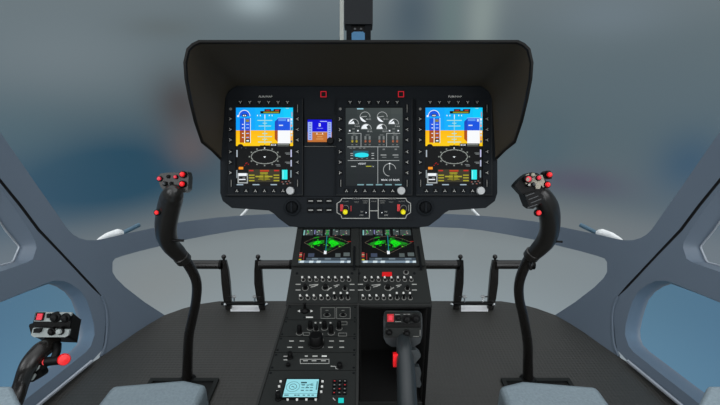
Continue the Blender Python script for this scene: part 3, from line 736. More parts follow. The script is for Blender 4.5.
# ------------------------------------------------------------------ switch panels
def toggle(root, F, px, py, tall=False, nm='toggle_switch', tip=M_MARKW):
    mb = MB(F); c = F.wp(px, py, .0025)
    mb.lathe(c, F.n, [(.0052, 0), (.0052, .0012), (.0040, .0014), (.004, .0006), (0, .0006)], M_MARKD, 14)
    mb.lathe(c, F.n, [(.0036, .0), (.0036, .0025), (.002, .0035), (0, .0035)], M_BLK, 12)
    a = c+F.n*.003; e = a+F.n*(.0055 if not tall else .010)+F.y*(.001 if not tall else .004)-F.x*.0015
    mb.tube([a, e], [.0022, .003], M_BLK, 8, 1); mb.tube([e-(e-a).normalized()*.0012, e+(e-a).normalized()*.003], [.0029, .0020], tip, 8, 1)
    return mb.build(nm, root)
def knob(root, F, px, py, r, hgt, mt=None, nm='rotary_knob', skirt=True, pointer=True):
    mb = MB(F); c = F.wp(px, py, .0025)
    pr = [(r*1.3, 0), (r*1.3, .001)] if skirt else []
    mb.lathe(c, F.n, [(r*1.35, 0), (r*1.35, .0008), (r*1.2, .0008)], M_MARKD, 18) if skirt else None
    mb.lathe(c, F.n, [(r*1.1, 0), (r*1.1, hgt*.15), (r*.92, hgt*.2), (r*.88, hgt*.9), (r*.75, hgt), (0, hgt)], mt or M_BLK, 20)
    return mb.build(nm, root)
def switch_panel(label, dx):
    root = thing('switch_panel', label, 'switch panel', FU.wp(324+dx, 303), 'switch panels on the console')
    x0, x1 = (-.164, -.004) if not dx else (-.002, .1585)
    yb = FU.q(360, 303.6)[1]; yt = FU.q(360, 268.8)[1]
    mb = MB(FU); mb.prism([FU.w(x0, yb, 0), FU.w(x1, yb, 0), FU.w(x1, yt, 0), FU.w(x0, yt, 0)], FU.n*.0025, M_CONP)
    h = .0025
    if True:
        for x in (297, 350): mb.disc(x+dx+(0 if x < 300 else 2), 273.4, 1.3, 1.2, M_KEY, 1, h0=h)
        for y in (284.3, 290):
            mb.rect(295.6+dx, y-.4, 300.6+dx, y+.4, M_MARK, 1, h); mb.rect(349.6+dx, y-.4, 354.5+dx, y+.4, M_MARK, 1, h)
        for x0_, y_, x1_ in ((309.5, 285.2, 318), (311, 287, 315), (314, 286, 317.5), (334, 285.6, 339), (335, 287, 337.5), (328, 288.6, 331.5)): mb.line([(x0_+dx, y_), (x1_+dx, y_-.8)], .7, M_MARK, 1, h)
        mb.line([(327.5+dx, 290.6), (331+dx, 287.5)], .6, M_MARK, 1, h)
    mb.line([(294+dx, 275.5), (353+dx, 275.5)], .35, M_CONS, 1, h)
    mb.build('face_plate', root, .0006)
    for x in (303.3, 310, 316.4, 323, 329.6, 336, 342.4, 349): toggle(root, FU, x+dx, 280.2)
    for i, x in enumerate((301.2, 308, 314.8, 321.5, 328.2, 334.9, 341.6, 348)): toggle(root, FU, x+dx, 298.4, i > 4)
    knob(root, FU, 305.4+dx, 288.4, .0055, .013); knob(root, FU, 325.4+dx, 287.8, .0062, .010); knob(root, FU, 345+dx, 289, .0042, .012)
    return root
switch_panel('left overhead-style switch panel below the left map display, two rows of toggles', 0)['label'] = 'left panel of toggle switches below the left map display'
rp = switch_panel('right panel of toggle switches with a red light, below the right map display', 62.3)
mb = MB(FU); mb.plate([(382.2, 272), (391.8, 272), (392, 275.8), (382, 275.8)][::-1], .0025, .005, emit(205, 20, 25)); o = mb.build('warning_light', rp, .0005); o['label'] = 'lit red rectangular light'
mb = MB(FU); mb.lathe(FU.wp(406, 272.6, .0025), FU.n, [(.0068, 0), (.0068, .001), (.0055, .001), (.0055, .0004), (0, .0004)], M_MARKD, 18); mb.lathe(FU.wp(406, 272.6, .0025), FU.n, [(.004, 0), (.004, .004), (0, .0045)], M_BLK, 16); mb.build('push_button', rp)

# ------------------------------------------------------------------ lower console units
def unit(name, label, y0, y1, cat='control panel'):
    root = thing(name, label, cat, FL.wp(310, y1))
    a1 = FL.q(360, y0+.4)[1]; a0 = FL.q(360, y1-.3)[1]
    mb = MB(FL); mb.prism([FL.w(-.158, a0, 0), FL.w(-.0068, a0, 0), FL.w(-.0068, a1, 0), FL.w(-.158, a1, 0)], FL.n*.0025, M_CONP)
    for x in (-.154, -.011):
        for a in (a0+.006, a1-.006):
            mb.lathe(FL.w(x, a, .0025), FL.n, [(.0022, 0), (.0022, .0008), (0, .001)], M_KEY, 10)
    return root, mb
def bx(mb, x0, y0, x1, y1, w=.5, mt=M_MARKD): mb.line([(x0, y0), (x1, y0), (x1, y1), (x0, y1), (x0, y0)], w, mt, 1, .0025)
h = .0025
u1, mb = unit('console_unit', 'topmost unit of the lower console, one stubby lever and two outlined boxes', 306.4, 320.8)
bx(mb, 321, 307.6, 335, 318.4); bx(mb, 336.6, 307.6, 350.2, 318.6)
mb.fl([(297.5, 311), (300, 309.6), (300, 312.4)], M_MARKW, 1, h); mb.fl([(313, 311), (310.5, 309.6), (310.5, 312.4)][::-1], M_MARKW, 1, h)
mb.rect(306, 316.6, 313, 317.9, M_MARKW, 1, h); mb.rect(303.4, 316.8, 305, 317.8, M_KEY, 1, h)
for cx in (327, 343): mb.arc(cx, 315, 3.4, 1.7, 0, 360, .5, M_MARKD, 1, h0=h); mb.rect(cx-1.5, 310, cx+1.5, 310.6, M_MARKD, 1, h)
mb.build('face_plate', u1, .0005)
mb = MB(FL); c = FL.wp(305, 311.5, h); mb.lathe(c, FL.n, [(.009, 0), (.009, .003), (.006, .005), (.0035, .007), (.003, .018), (.0045, .02), (0, .022)], M_BLK, 18); mb.build('trim_lever', u1)
for cx in (327, 343): knob(u1, FL, cx, 315, .004, .004, skirt=False)
u2, mb = unit('console_unit', 'lower console unit crowded with six small black knobs', 320.8, 337.5)
bx(mb, 337.5, 321.8, 347, 324.8); bx(mb, 338.5, 333, 346.6, 336); bx(mb, 303.5, 332.6, 309.6, 335.4)
for x, y in ((315.5, 322), (320.5, 322), (330.5, 322), (334, 332), (322, 333.5)): mb.rect(x-.9, y, x+.9, y+1.5, M_MARK, 1, h)
mb.build('face_plate', u2, .0005)
for x, y, r, hh in ((299.6, 333.4, .0052, .018), (310.4, 328.6, .0052, .017), (316.2, 330, .0042, .011), (324.6, 328.6, .0052, .017), (331.2, 333.4, .0052, .018), (339.2, 328.6, .005, .017)): knob(u2, FL, x, y, r, hh)
u3, mb = unit('console_unit', 'lower console unit with one big round black knob', 337.5, 353.6)
for x, y in ((291.5, 341), (302, 341), (331.5, 341), (341.7, 341), (289.5, 347.2), (300.7, 347.2), (330.5, 347.2), (341.7, 347.2)): mb.rect(x-2.4, y-.5, x+2.4, y+.5, M_MARK, 1, h)
bx(mb, 309.3, 338.8, 323.5, 347.5, .4)
mb.build('face_plate', u3, .0005)
mb = MB(FL); mb.lathe(FL.wp(316.3, 344.4, h), FL.n, [(.0155, 0), (.0155, .002), (.0135, .003), (.0128, .02), (.0118, .0215), (0, .0215)], M_BLK, 28); mb.build('rotary_knob', u3)
u4, mb = unit('console_unit', 'lower console unit with a row of white legends in a long box', 353.6, 371.5)
for x, w_ in ((306.3, 3), (315, 5), (324.3, 5)): mb.rect(x-w_/2, 355.4, x+w_/2, 356.8, M_MARKW if x > 320 else M_MARK, 1, h)
bx(mb, 300.3, 359.2, 329, 363.5, .6, M_MARK)
for x in (305.5, 314, 323.5): mb.rect(x-2.4, 360.2, x+2.4, 361.2, M_MARK, 1, h)
mb.rect(283.5, 355.8, 287.4, 356.8, M_MARK, 1, h); mb.rect(283.5, 359.3, 287.4, 360.3, M_MARK, 1, h)
mb.line([(331, 366.2), (335.6, 366.4), (335.8, 368.6), (338.2, 368.9)], .8, M_MARK, 1, h)
mb.build('face_plate', u4, .0005)
knob(u4, FL, 290.2, 357.8, .005, .012, skirt=False); knob(u4, FL, 288.2, 365.6, .004, .005, skirt=False); knob(u4, FL, 339.6, 367.2, .0052, .009, skirt=False)
u5, mb = unit('control_display_unit', 'radio unit with pale blue screen and keypad at the near end of the console', 371.5, 440, 'radio unit')
mb.build('face_plate', u5, .0005)
mb = MB(FL); sc_ = [(287, 379.2), (282.5, 397), (316.7, 397), (319, 379.2)]
mb.plate([(285.8, 378.2), (281, 398.2), (318, 398.2), (320.3, 378.2)], h, h+.003, M_BLK); hh = h+.003
mb.fl(sc_[::-1], emit(150, 218, 228), 1, hh)
def sv(u, v): # inside the screen
    a = Vector(sc_[0]).lerp(Vector(sc_[3]), u); b_ = Vector(sc_[1]).lerp(Vector(sc_[2]), u); p = a.lerp(b_, v); return (p.x, p.y)
dk = emit(40, 75, 85); d2 = emit(85, 135, 145)
def sr(u0, v0, u1, v1, c, l=2): mb.fl([sv(u0, v0), sv(u1, v0), sv(u1, v1), sv(u0, v1)], c, l, hh)
for rr in (.2, .11): mb.line([sv(.24+rr*cos(a*pi/10), .42+rr*1.4*sin(a*pi/10)) for a in range(21)], .45, d2 if rr > .15 else dk, 2, hh)
mb.line([sv(.2, .42), sv(.23, .4), sv(.28, .46)], .6, dk, 3, hh)
sr(.46, .15, .64, .23, dk); sr(.46, .28, .6, .31, d2); sr(.94, .12, .98, .6, d2)
for v in (.3, .45, .6):
    for u in (.5, .64, .76): sr(u, v, u+.09, v+.05, dk if (v+u) % .3 > .15 else d2)
mb.line([sv(.62, .5), sv(.72, .3), sv(.84, .22)], .5, d2, 3, hh)
sr(0, .8, 1, .82, d2)
for u in (.04, .1, .33, .42, .58, .72, .84): sr(u, .87, u+.07, .92, dk)
mb.build('screen', u5)
for x, y in ((280.6, 380.9), (279.1, 385.9), (277.5, 391.1), (322.5, 380.9), (322, 386), (321.2, 391.2), (287.6, 399), (297, 399), (306.4, 399), (315.7, 399)):
    mb = MB(FL); mb.plate([(x-1, y-.7), (x-1.1, y+.7), (x+1, y+.7), (x+1.1, y-.7)], h, h+.0025, M_MARKW); mb.build('line_key', u5, .0004)
cs = [(120, 120, 115), (150, 60, 60), (110, 115, 110), (150, 150, 145)]
for i in range(3):
    for j in range(4):
        x, y = 334.6+i*5.2-(j*.15), 380.9+j*3.9
        mb = MB(FL); mb.plate([(x-1.9, y-1.3), (x-2, y+1.3), (x+1.9, y+1.3), (x+1.9, y-1.3)], h, h+.002, M_KEY)
        mb.rect(x-.8, y-.5, x+.8, y+.4, M_MARKD if (i+j) % 3 else M_REDD, 1, h+.002); mb.build('key', u5, .0004)
mb = MB(FL); mb.plate([(338.4, 397.9), (338.2, 401.6), (343.7, 401.6), (343.8, 397.9)], h, h+.003, emit(30, 205, 200)); o = mb.build('lit_key', u5, .0005); o['label'] = 'lit turquoise key'
knob(u5, FL, 278.6, 399, .0052, .013, skirt=False)
mb = MB(FL); mb.line([(333.2, 398.2), (335, 400.2)], .9, M_MARK, 1, h); mb.build('key_mark', u5)

# ================================================================== CYCLIC STICKS
def heading_frame(px, py, d): return Frame(P(px, py, d), RT, UP)
def pbox(mb, F, px, py, w_, hh_, d0, d1, mt):
    mb.plate([(px-w_/2, py-hh_/2), (px-w_/2, py+hh_/2), (px+w_/2, py+hh_/2), (px+w_/2, py-hh_/2)], d0, d1, mt)
def button(root, F, px, py, r, hgt, mt, nm='button', base=0, collar=True, label=None):
    mb = MB(F); c = F.wp(px, py, base)
    if collar: mb.lathe(c, F.n, [(r*1.35, -.004), (r*1.35, hgt*.4), (r*1.1, hgt*.55)], M_BLK, 18)
    mb.lathe(c, F.n, [(r, -.002), (r, hgt*.7), (r*.8, hgt*.95), (0, hgt*1.05)], mt, 18)
    o = mb.build(nm, root)
    if label: o['label'] = label
    return o
g0 = on_z(187, 379, 0); 
cy = thing('cyclic_stick', 'left black cyclic stick rising from the floor in front of the left seat', 'control stick', g0, 'cyclic sticks')
mb = MB(); mb.tube([on_z(187.3, 380, 0), P(187.6, 362, 1.455), P(188.8, 337, 1.40), P(192.5, 318, 1.355), P(196.2, 299, 1.31), P(196.2, 281, 1.27), P(188, 264, 1.225), P(178, 253, 1.19)],
    [.0185, .0165, .0155, .0150, .0145, .0145, .015, .015], M_STICK, 18); mb.build('shaft', cy)
mb = MB(); mb.lathe(P(187.3, 380.5, 1.485), (0, 0, 1), [(.03, -.006), (.03, .004), (.022, .012), (0, .012)], M_BLK, 20); mb.build('base_collar', cy)
mb = MB(); mb.tube([P(184.5, 260.5, 1.21), P(177, 252, 1.18), P(170.5, 245, 1.15), P(166.8, 236, 1.12), P(166, 225, 1.09), P(168.5, 210, 1.06), P(171.3, 199, 1.035), P(173.3, 193.5, 1.015), P(174.4, 191.2, 1.003), P(175, 190, .996)],
    [.018, .0228, .0235, .0262, .0272, .0280, .0275, .0235, .016, .005], M_GRIP, 20); grip = mb.build('grip', cy)
mb = MB(); cc = P(182.6, 258.5, 1.2); mb.lathe(cc, (P(188, 264, 1.225)-P(178, 253, 1.19)), [(.0185, -.012), (.022, -.010), (.022, .008), (.019, .012), (.012, .013)], M_GRIP, 20); mb.build('grip_collar', cy)
mb = MB(); mb.tube([P(173, 240.2, 1.10), P(183.6, 240.6, 1.10)], .0035, M_BLK, 8, 1); mb.build('trigger_bar', cy)
F = heading_frame(173, 182, 1.03)
mb = MB(F); ol = [(157.8, 176), (161, 173.4), (170, 172.4), (179.5, 172.6), (181, 170.6), (187.4, 171.4), (188.6, 177), (188, 189.5), (184.6, 192.5), (166, 192.5), (160.6, 187), (158.4, 181)]
mb.plate(ol[::-1], -.022, .006, M_GRIP); hd = mb.build('grip_head', cy, .004, 3)
mb = MB(F); mb.plate([(163, 190), (162, 197), (168, 203), (174, 196), (176, 190)][::-1], -.035, -.01, M_BLK); mb.build('palm_guard', hd, .002)
# crest of the grip behind the buttons
button(hd, F, 160, 178.8, .0050, .008, M_PINK, base=.006, label='small red button'); button(hd, F, 176.1, 177.1, .0040, .008, M_PINK, base=.006, label='small red button')
button(hd, F, 183.6, 174.6, .0064, .012, M_RED, base=.006, label='bright red button'); button(hd, F, 183.3, 184.2, .0064, .012, M_RED, base=.006, label='bright red button')
button(hd, F, 165.3, 183.8, .0045, .009, M_HEADG, 'hat_switch', base=.006); button(hd, F, 168.6, 176.6, .0035, .006, M_BLK, 'hat_switch', base=.006); button(hd, F, 171.6, 183.6, .0035, .006, M_BLK, 'hat_switch', base=.006)
F2 = heading_frame(157, 212.6, 1.03); button(grip, F2, 157.2, 212.6, .0055, .006, M_RED, 'side_button', base=-.002, label='red button')
mb = MB(); mb.tube([P(157.6, 212.6, 1.034), P(164, 212.6, 1.05)], .005, M_BLK, 10, 1); mb.build('button_stem', grip)

g1 = on_z(527.5, 379, 0)
cy2 = thing('cyclic_stick', 'right black cyclic stick in front of the right seat, head twisted inward', 'control stick', g1, 'cyclic sticks')
mb = MB(); mb.tube([on_z(528, 380, 0), P(527.8, 362, 1.455), P(527.6, 343, 1.41), P(523.2, 316, 1.35), P(519.2, 298, 1.31), P(519.6, 281, 1.27), P(527, 262, 1.225), P(536, 250, 1.19)],
    [.0185, .0165, .0155, .0150, .0145, .0145, .015, .015], M_STICK, 18); mb.build('shaft', cy2)
mb = MB(); mb.lathe(P(528, 380.5, 1.485), (0, 0, 1), [(.03, -.006), (.03, .004), (.022, .012), (0, .012)], M_BLK, 20); mb.build('base_collar', cy2)
mb = MB(); mb.tube([P(530, 257.5, 1.21), P(538.5, 249, 1.18), P(546, 240, 1.15), P(549.6, 229, 1.12), P(549.6, 216, 1.09), P(546.8, 205, 1.065), P(541, 196, 1.05), P(536.6, 191.5, 1.045)],
    [.018, .0225, .0250, .0250, .0262, .0270, .025, .019], M_GRIP, 20); grip = mb.build('grip', cy2)
mb = MB(); cc = P(532, 254.8, 1.2); mb.lathe(cc, (P(527, 262, 1.225)-P(536, 250, 1.19)), [(.0185, -.012), (.022, -.010), (.022, .008), (.019, .012), (.012, .013)], M_GRIP, 20); mb.build('grip_collar', cy2)
mb = MB(); mb.tube([P(556, 241.6, 1.13), P(562.6, 241.8, 1.12)], .003, M_BLK, 8, 1); mb.tube([P(529, 262, 1.2), P(531, 270, 1.2)], .004, M_BLK, 8, 1); mb.build('trigger_bar', cy2)
F = heading_frame(533, 183, 1.03)
mb = MB(F); ol = [(514.6, 185.6), (519, 180.5), (524, 176), (529, 172.6), (537, 173), (543, 176.5), (546.6, 182), (545, 189), (541, 194), (534, 199), (528, 204.5), (525.5, 201), (524.5, 196), (521, 192.5), (518, 189)]
mb.plate(ol[::-1], -.03, .002, M_BLK); hd = mb.build('grip_head', cy2, .004, 3)
mb = MB(F); ol = [(524, 178), (526.6, 174.6), (531.4, 172.8), (536, 175), (542.4, 175), (544, 179), (546, 184), (543.6, 187.6), (541.4, 185), (540, 188.6), (536.4, 189), (535, 185), (530, 186), (526, 184)]
mb.plate(ol[::-1], .002, .008, M_BEIGE); o = mb.build('top_plate', hd, .0015); o['label'] = 'beige plate under the buttons'
button(hd, F, 527.6, 179.2, .0072, .010, M_PINK, base=.008, label='rose ringed button'); mb = MB(F); mb.disc(527.8, 179.4, 1.6, 1.9, M_BEIGE, 2, h0=.0185); mb.build('button_cap', hd)
button(hd, F, 538, 178, .0052, .010, M_PINK, base=.008, label='small rose button')
button(hd, F, 532, 175, .005, .009, M_BEIGE, 'hat_switch', base=.008); button(hd, F, 528.4, 185, .003, .007, M_MARK, 'hat_switch', base=.008); button(hd, F, 533, 184.4, .004, .007, M_HEADG, 'hat_switch', base=.008)
mb = MB(F); mb.plate([(543.4, 172.6), (544, 179.4), (551.6, 179), (552.6, 174), (550, 170.6), (546, 170.6)], -.012, .008, M_BLK); mb.build('button_housing', hd, .002)
button(hd, F, 548.2, 174.9, .0064, .012, M_RED, base=.008, label='bright red button'); button(hd, F, 546.4, 184.8, .0064, .012, M_RED, base=.004, label='bright red button')
mb = MB(F)
for i, (x0, y0, x1, y1) in enumerate(((526, 196, 534, 193), (529, 199.5, 538, 196), (531, 203, 541, 199), (528, 207.5, 537, 204.5))):
    mb.line([(x0, y0), (x1, y1)], .8, M_HEADG, 1, .012)
mb.plate([(524.6, 194), (529, 206), (533, 209), (541, 203), (544, 196), (538, 191)], -.03, .011, M_BLK); mb.build('trigger_guard', hd, .001)
F2 = heading_frame(538, 213, 1.04); button(grip, F2, 537.9, 212.8, .0068, .008, M_RED, 'side_button', base=0, label='red button')
mb = MB(); mb.tube([P(537.5, 212.8, 1.045), P(545, 212.8, 1.07)], .006, M_BLK, 10, 1); mb.build('button_stem', grip)

# ================================================================== COLLECTIVES
# centre one (belongs to the right seat)
c0 = Vector((.115, .20, .30))
cl = thing('collective_lever', 'black collective lever with red-buttoned head box in front of the open console bay', 'control lever', c0, 'collective levers')
F = heading_frame(403, 328, .80)
mb = MB(F); ol = [(384.5, 313), (387, 311.8), (418.5, 312), (421.6, 313.4), (422.4, 319), (422.2, 336), (420, 343), (414, 347), (391.5, 346.8), (386.5, 343.5), (383.6, 338), (383.4, 318)]
mb.plate(ol[::-1], -.012, 0, M_HEADG); hb = mb.build('head_box', cl, .003, 3)
mb = MB(F); mb.plate([(385.6, 313.4), (385.6, 323), (421, 323.2), (421, 313.6)], 0, .012, M_CONP); mb.build('upper_key_deck', hb, .002)
mb = MB(F); mb.plate([(385, 327.6), (385, 337.6), (421, 337.6), (421, 327.6)], 0, .006, M_CONP); mb.build('lower_key_deck', hb, .002)
mb = MB(F); mb.plate([(385.6, 323.2), (385.6, 327.4), (421, 327.4), (421, 323.2)], -.001, .002, M_VOID); mb.build('deck_groove', hb)
mb = MB(F); mb.plate([(387.2, 314.2), (387.2, 321.8), (393.8, 321.8), (393.8, 314.2)], .012, .014, M_REDD); mb.plate([(388.6, 315.6), (388.6, 320.4), (392.4, 320.4), (392.4, 315.6)], .014, .017, M_PINK); o = mb.build('guarded_button', hb, .0006); o['label'] = 'red guarded button'
button(hb, F, 398.2, 317.8, .004, .006, M_BLK, base=.012); button(hb, F, 406.8, 318.6, .006, .008, M_BLK, 'hat_switch', base=.012); button(hb, F, 415.6, 318, .0062, .008, M_BLK, 'hat_switch', base=.012)
button(hb, F, 389, 332, .0045, .007, M_BLK, base=.006); button(hb, F, 406.4, 333, .005, .007, M_BLK, base=.006)
mb = MB(F)
for x0, y0, x1, y1, hh in ((395, 314.2, 400, 315, .012), (395, 321.2, 401, 322, .012), (403.5, 313.9, 410, 314.7, .012), (404.5, 323, 409.5, 323.2, .012), (386.8, 329, 389, 329.6, .006), (387.6, 334.4, 391, 335, .006), (403, 331, 405, 333.4, .006), (404, 336.2, 409, 336.8, .006), (413, 336.2, 419, 336.8, .006), (419.8, 330, 420.5, 336, .006)):
    mb.rect(x0, y0, x1, y1, M_MARKD, 1, hh)
mb.arc(415.6, 318, 4, 3.6, 20, 340, .6, M_MARK, 1, h0=.0121); mb.arc(406.8, 318.6, 3.4, 3.2, 180, 360, .5, M_MARKD, 1, h0=.0121)
mb.build('legends', hb)
mb = MB(); mb.tube([P(404, 331, .825), P(403.5, 340, .795), P(404.5, 352, .765), P(406, 372, .735), P(407.3, 405, .69), P(409, 440, .64), P(412, 520, .57), c0],
    [.010, .0125, .0150, .0165, .0168, .0165, .016, .02], M_HEADG, 18); sh = mb.build('shaft', cl)
F2 = heading_frame(395, 360, .755)
mb = MB(F2); mb.plate([(393.2, 354.3), (393.2, 367), (399, 367), (399, 354.3)], -.008, .004, M_RED); o = mb.build('side_button', sh, .001); o['label'] = 'red side button'
mb = MB(F2); mb.plate([(408, 350.6), (408, 365), (414, 365), (420.6, 357), (420.6, 353.6), (416, 350)], -.02, 0, M_HEADG); mb.plate([(411, 366), (411, 387), (420, 387.5), (421.6, 384), (420, 379.6), (421.2, 373), (420, 367.6)], -.02, 0, M_HEADG); mb.build('side_switch_housing', sh, .002, 3)

c1 = Vector((-.66, .20, .28))
cl2 = thing('collective_lever', 'black collective lever with pale-faced head box and red knob beside the left door', 'control lever', c1, 'collective levers')
O_ = P(52, 325, .83)
ax = (RT*cos(radians(1))+UP*sin(radians(-1))).normalized()
up2 = (UP*cos(radians(8))+RT*sin(radians(10))).normalized()
F = Frame(O_, RT+UP*0, UP)
mb = MB(F); front = [(35, 311.6), (73, 312), (68.5, 337.3), (32, 336), (30.2, 333)]
A = [F.wp(x, y, 0) for x, y in front]; off = P(81, 319, .89)-P(72.5, 312, .83)
mb.prism(A, off, M_BLK); hb = mb.build('head_box', cl2, .003, 3)
mb = MB(F); mb.plate([(36, 312.4), (33.8, 321.4), (69.2, 321.6), (71.6, 312.8)], 0, .006, M_HEADL); mb.build('upper_key_deck', hb, .0015)
mb = MB(F); mb.plate([(33, 328), (31, 335.2), (34, 337.2), (65, 337.2), (68, 335.6), (69.4, 329.6)], 0, .006, M_HEADL); mb.build('lower_key_deck', hb, .0015)
mb = MB(F); mb.plate([(36.2, 312.6), (34.2, 320.6), (42.6, 320.8), (44.6, 312.6)], .006, .009, M_BLK); mb.plate([(37.4, 313.6), (35.8, 319.8), (41, 320), (42.6, 313.8)], .009, .012, M_PINK); o = mb.build('guarded_button', hb, .0006); o['label'] = 'red guarded button'
mb = MB(F); mb.plate([(46.6, 314), (46.2, 318), (49.4, 318.2), (49.8, 314)], .006, .011, M_BLK); mb.build('rocker_switch', hb, .0006)
button(hb, F, 56.2, 317, .0075, .010, M_BLK, 'hat_switch', base=.006); button(hb, F, 66.4, 317.6, .0068, .010, M_BLK, 'hat_switch', base=.006)
button(hb, F, 52.4, 331.4, .0055, .008, M_BLK, base=.006); button(hb, F, 61, 330.8, .0055, .009, M_HEADL, 'hat_switch', base=.006)
mb = MB(F); mb.plate([(33.6, 329), (33, 333), (39.6, 333), (41, 328.6)], .006, .012, M_BLK); mb.build('thumb_switch', hb, .001)
mb = MB(F); mb.plate([(29.6, 324), (28.8, 326), (31, 334), (33, 334), (33.4, 324)], -.02, 0, M_BLK); mb.build('side_key', hb, .001)
mb = MB(); mb.tube([P(55, 333, .86), P(50.5, 343.5, .84), P(40.5, 351, .81), P(29.5, 364.5, .79), P(21.5, 383, .785), P(14, 405, .765), P(-8, 450, .70), c1],
    [.013, .0155, .0165, .0158, .0130, .0125, .013, .02], M_STICK, 18); sh = mb.build('shaft', cl2)
mb = MB(); mb.tube([P(57, 345, .83), P(56.8, 352, .81), P(53, 360, .80)], [.008, .007, .006], M_BLK, 10, 3); mb.tube([P(46.5, 361.6, .80), P(60, 360, .80)], .0085, M_BLK, 14, 1); kb = mb.build('knob_stem', sh)
ca = ((P(64, 359, .79)-P(46, 362, .80)).normalized()-FW*.9).normalized()
mb = MB(); mb.lathe(P(64, 359.4, .795), ca, [(.0065, -.012), (.0100, -.008), (.0110, .002), (.0095, .006), (0, .007)], M_RED, 22); o = mb.build('friction_knob', kb); o['label'] = 'bright red round knob'
mb = MB(); mb.lathe(P(46, 361.8, .80), -ca, [(.0065, -.004), (.0065, .004), (0, .006)], M_RED, 14); mb.build('stem_end', kb)
F2 = heading_frame(36, 372, .79)
mb = MB(F2); mb.plate([(29, 378), (28, 382), (33, 382), (41, 377), (42, 374), (40, 370), (45, 368), (46, 365), (40, 362), (33, 364)], -.025, -.006, M_BLK)
mb.build('side_switch_housing', sh, .002, 2)
mb = MB(F2); mb.disc(36.2, 368, 3.6, 3.4, M_HEADL, 1, 90, 270, h0=-.006); mb.plate([(33.6, 371.2), (32.6, 366), (37, 364.4), (39.6, 366), (38.6, 369), (35.2, 371.6)], -.006, -.003, M_HEADL); mb.plate([(29, 381.6), (31, 375.6), (34.2, 373.4), (35.8, 375.6), (33, 380)], -.006, -.003, M_HEADL); mb.build('side_switch_face', sh, .001)

# ================================================================== PEDALS
def pedal(side, px_arm_top, px_arm_mid, px_arm_bot, bar0, bar1, label):
    bt = P(px_arm_top, 257.5, 1.84); ft = on_z(px_arm_bot, 309, 0)
    root = thing('rudder_pedal', label, 'pedal', ft, 'rudder pedals')
    mb = MB()
    T, M_, B2 = P(px_arm_top, 260, 1.83), P(px_arm_mid, 283, 1.86), P(px_arm_bot, 309, 1.895)
    loops = []
    for c, w_, t in ((T, .0115, .012), (P((px_arm_top+px_arm_mid)/2, 270, 1.845), .0165, .013), (M_, .0185, .013), (P((px_arm_mid+px_arm_bot)/2, 298, 1.885), .0175, .012), (B2, .013, .01)):
        loops.append([c+RT*(sx*w_)+FW*(sy*t) for sx, sy in ((-1, -1), (1, -1), (1, 1), (-1, 1))])
    mb.loft(loops, M_STICK, True, True, False); mb.build('arm', root, .004, 3)
    mb = MB(); mb.tube([P(px_arm_top, 260, 1.83), P(px_arm_top, 256.6, 1.83)], .005, M_BLK, 10, 1); mb.ball(P(px_arm_top, 256.8, 1.83), .0105, M_STICK); mb.build('ball_cap', root)
    mb = MB(); a, e = P(bar0, 264.6, 1.83), P(bar1, 264.6, 1.83); mb.tube([a, e], .0195, M_STICK, 20, 1); mb.tube([a.lerp(e, -.01), a.lerp(e, .04)], .0215, M_STICK, 20, 1); mb.tube([a.lerp(e, .93), a.lerp(e, 1)], .0212, M_BLK, 20, 1)
    mb.build('foot_bar', root)
    mb = MB(); mb.ball(P(px_arm_bot+(-4 if side < 0 else 4), 304.5, 1.87), .008, M_CHROME, 10); mb.tube([P(px_arm_bot+(-5 if side < 0 else 5), 304.5, 1.87), P(px_arm_bot, 304.5, 1.88)], .006, M_BLK, 8, 1); mb.build('pivot_bolt', root)
    return root
pedal(-1, 223.8, 226.2, 229, 189, 222, 'leftmost rudder pedal, black bar partly behind the left cyclic stick')
pedal(1, 258, 258.8, 262.5, 259.5, 292, 'rudder pedal just left of the console, black bar running to the console')
pedal(-1, 460.4, 459, 456, 424, 459, 'rudder pedal just right of the console, black bar running to the console')
pedal(1, 495, 493.4, 490, 496, 534, 'rightmost rudder pedal, black bar partly behind the right cyclic stick')
def mount(x0, x1, label):
    root = thing('pedal_mount', label, 'pedal mount', on_z((x0+x1)/2, 312, 0), 'pedal mounts on the floor')
    F_ = Frame(on_z((x0+x1)/2, 312, 0), RT, Vector((0, 0, 1)))
    mb = MB(); a, b_ = on_z(x0, 312, 0), on_z(x1, 312, 0)
    c_, d_ = on_z(x1, 305.2, 0), on_z(x0, 305.2, 0); up_ = Vector((0, 0, .002)); mb.prism([a+up_, b_+up_, c_+up_*2, d_+up_*2], Vector((0, 0, .003)), M_WHT); mb.build('white_strip', root)  # flat white strip lying on the floor
    mb = MB(); mb.tube([P(x0-9, 303.6, 1.875), P(x1+4, 303.6, 1.875)], .0075, M_BLK, 12, 1); mb.build('cross_bar', root)
    for x, s_ in ((x0+3.5, -1), (x1-5, 1)):
        mb = MB(); mb.tube([P(x, 303.6, 1.875), P(x, 297, 1.875)], .0035, M_CHROME, 8, 1); mb.lathe(P(x, 297, 1.875), (0, 0, 1), [(.006, -.002), (.010, 0), (.010, .004), (0, .006)], M_SIL, 12); mb.tube([P(x, 297, 1.875), P(x+s_*6, 296.5, 1.87)], .003, M_STICK, 8, 1); mb.build('stop_pin', root)
mount(230.5, 259.7, 'flat white strip on the floor with dark cross bar between the left pair of pedals'); mount(461, 488, 'flat white strip on the floor with dark cross bar between the right pair of pedals')

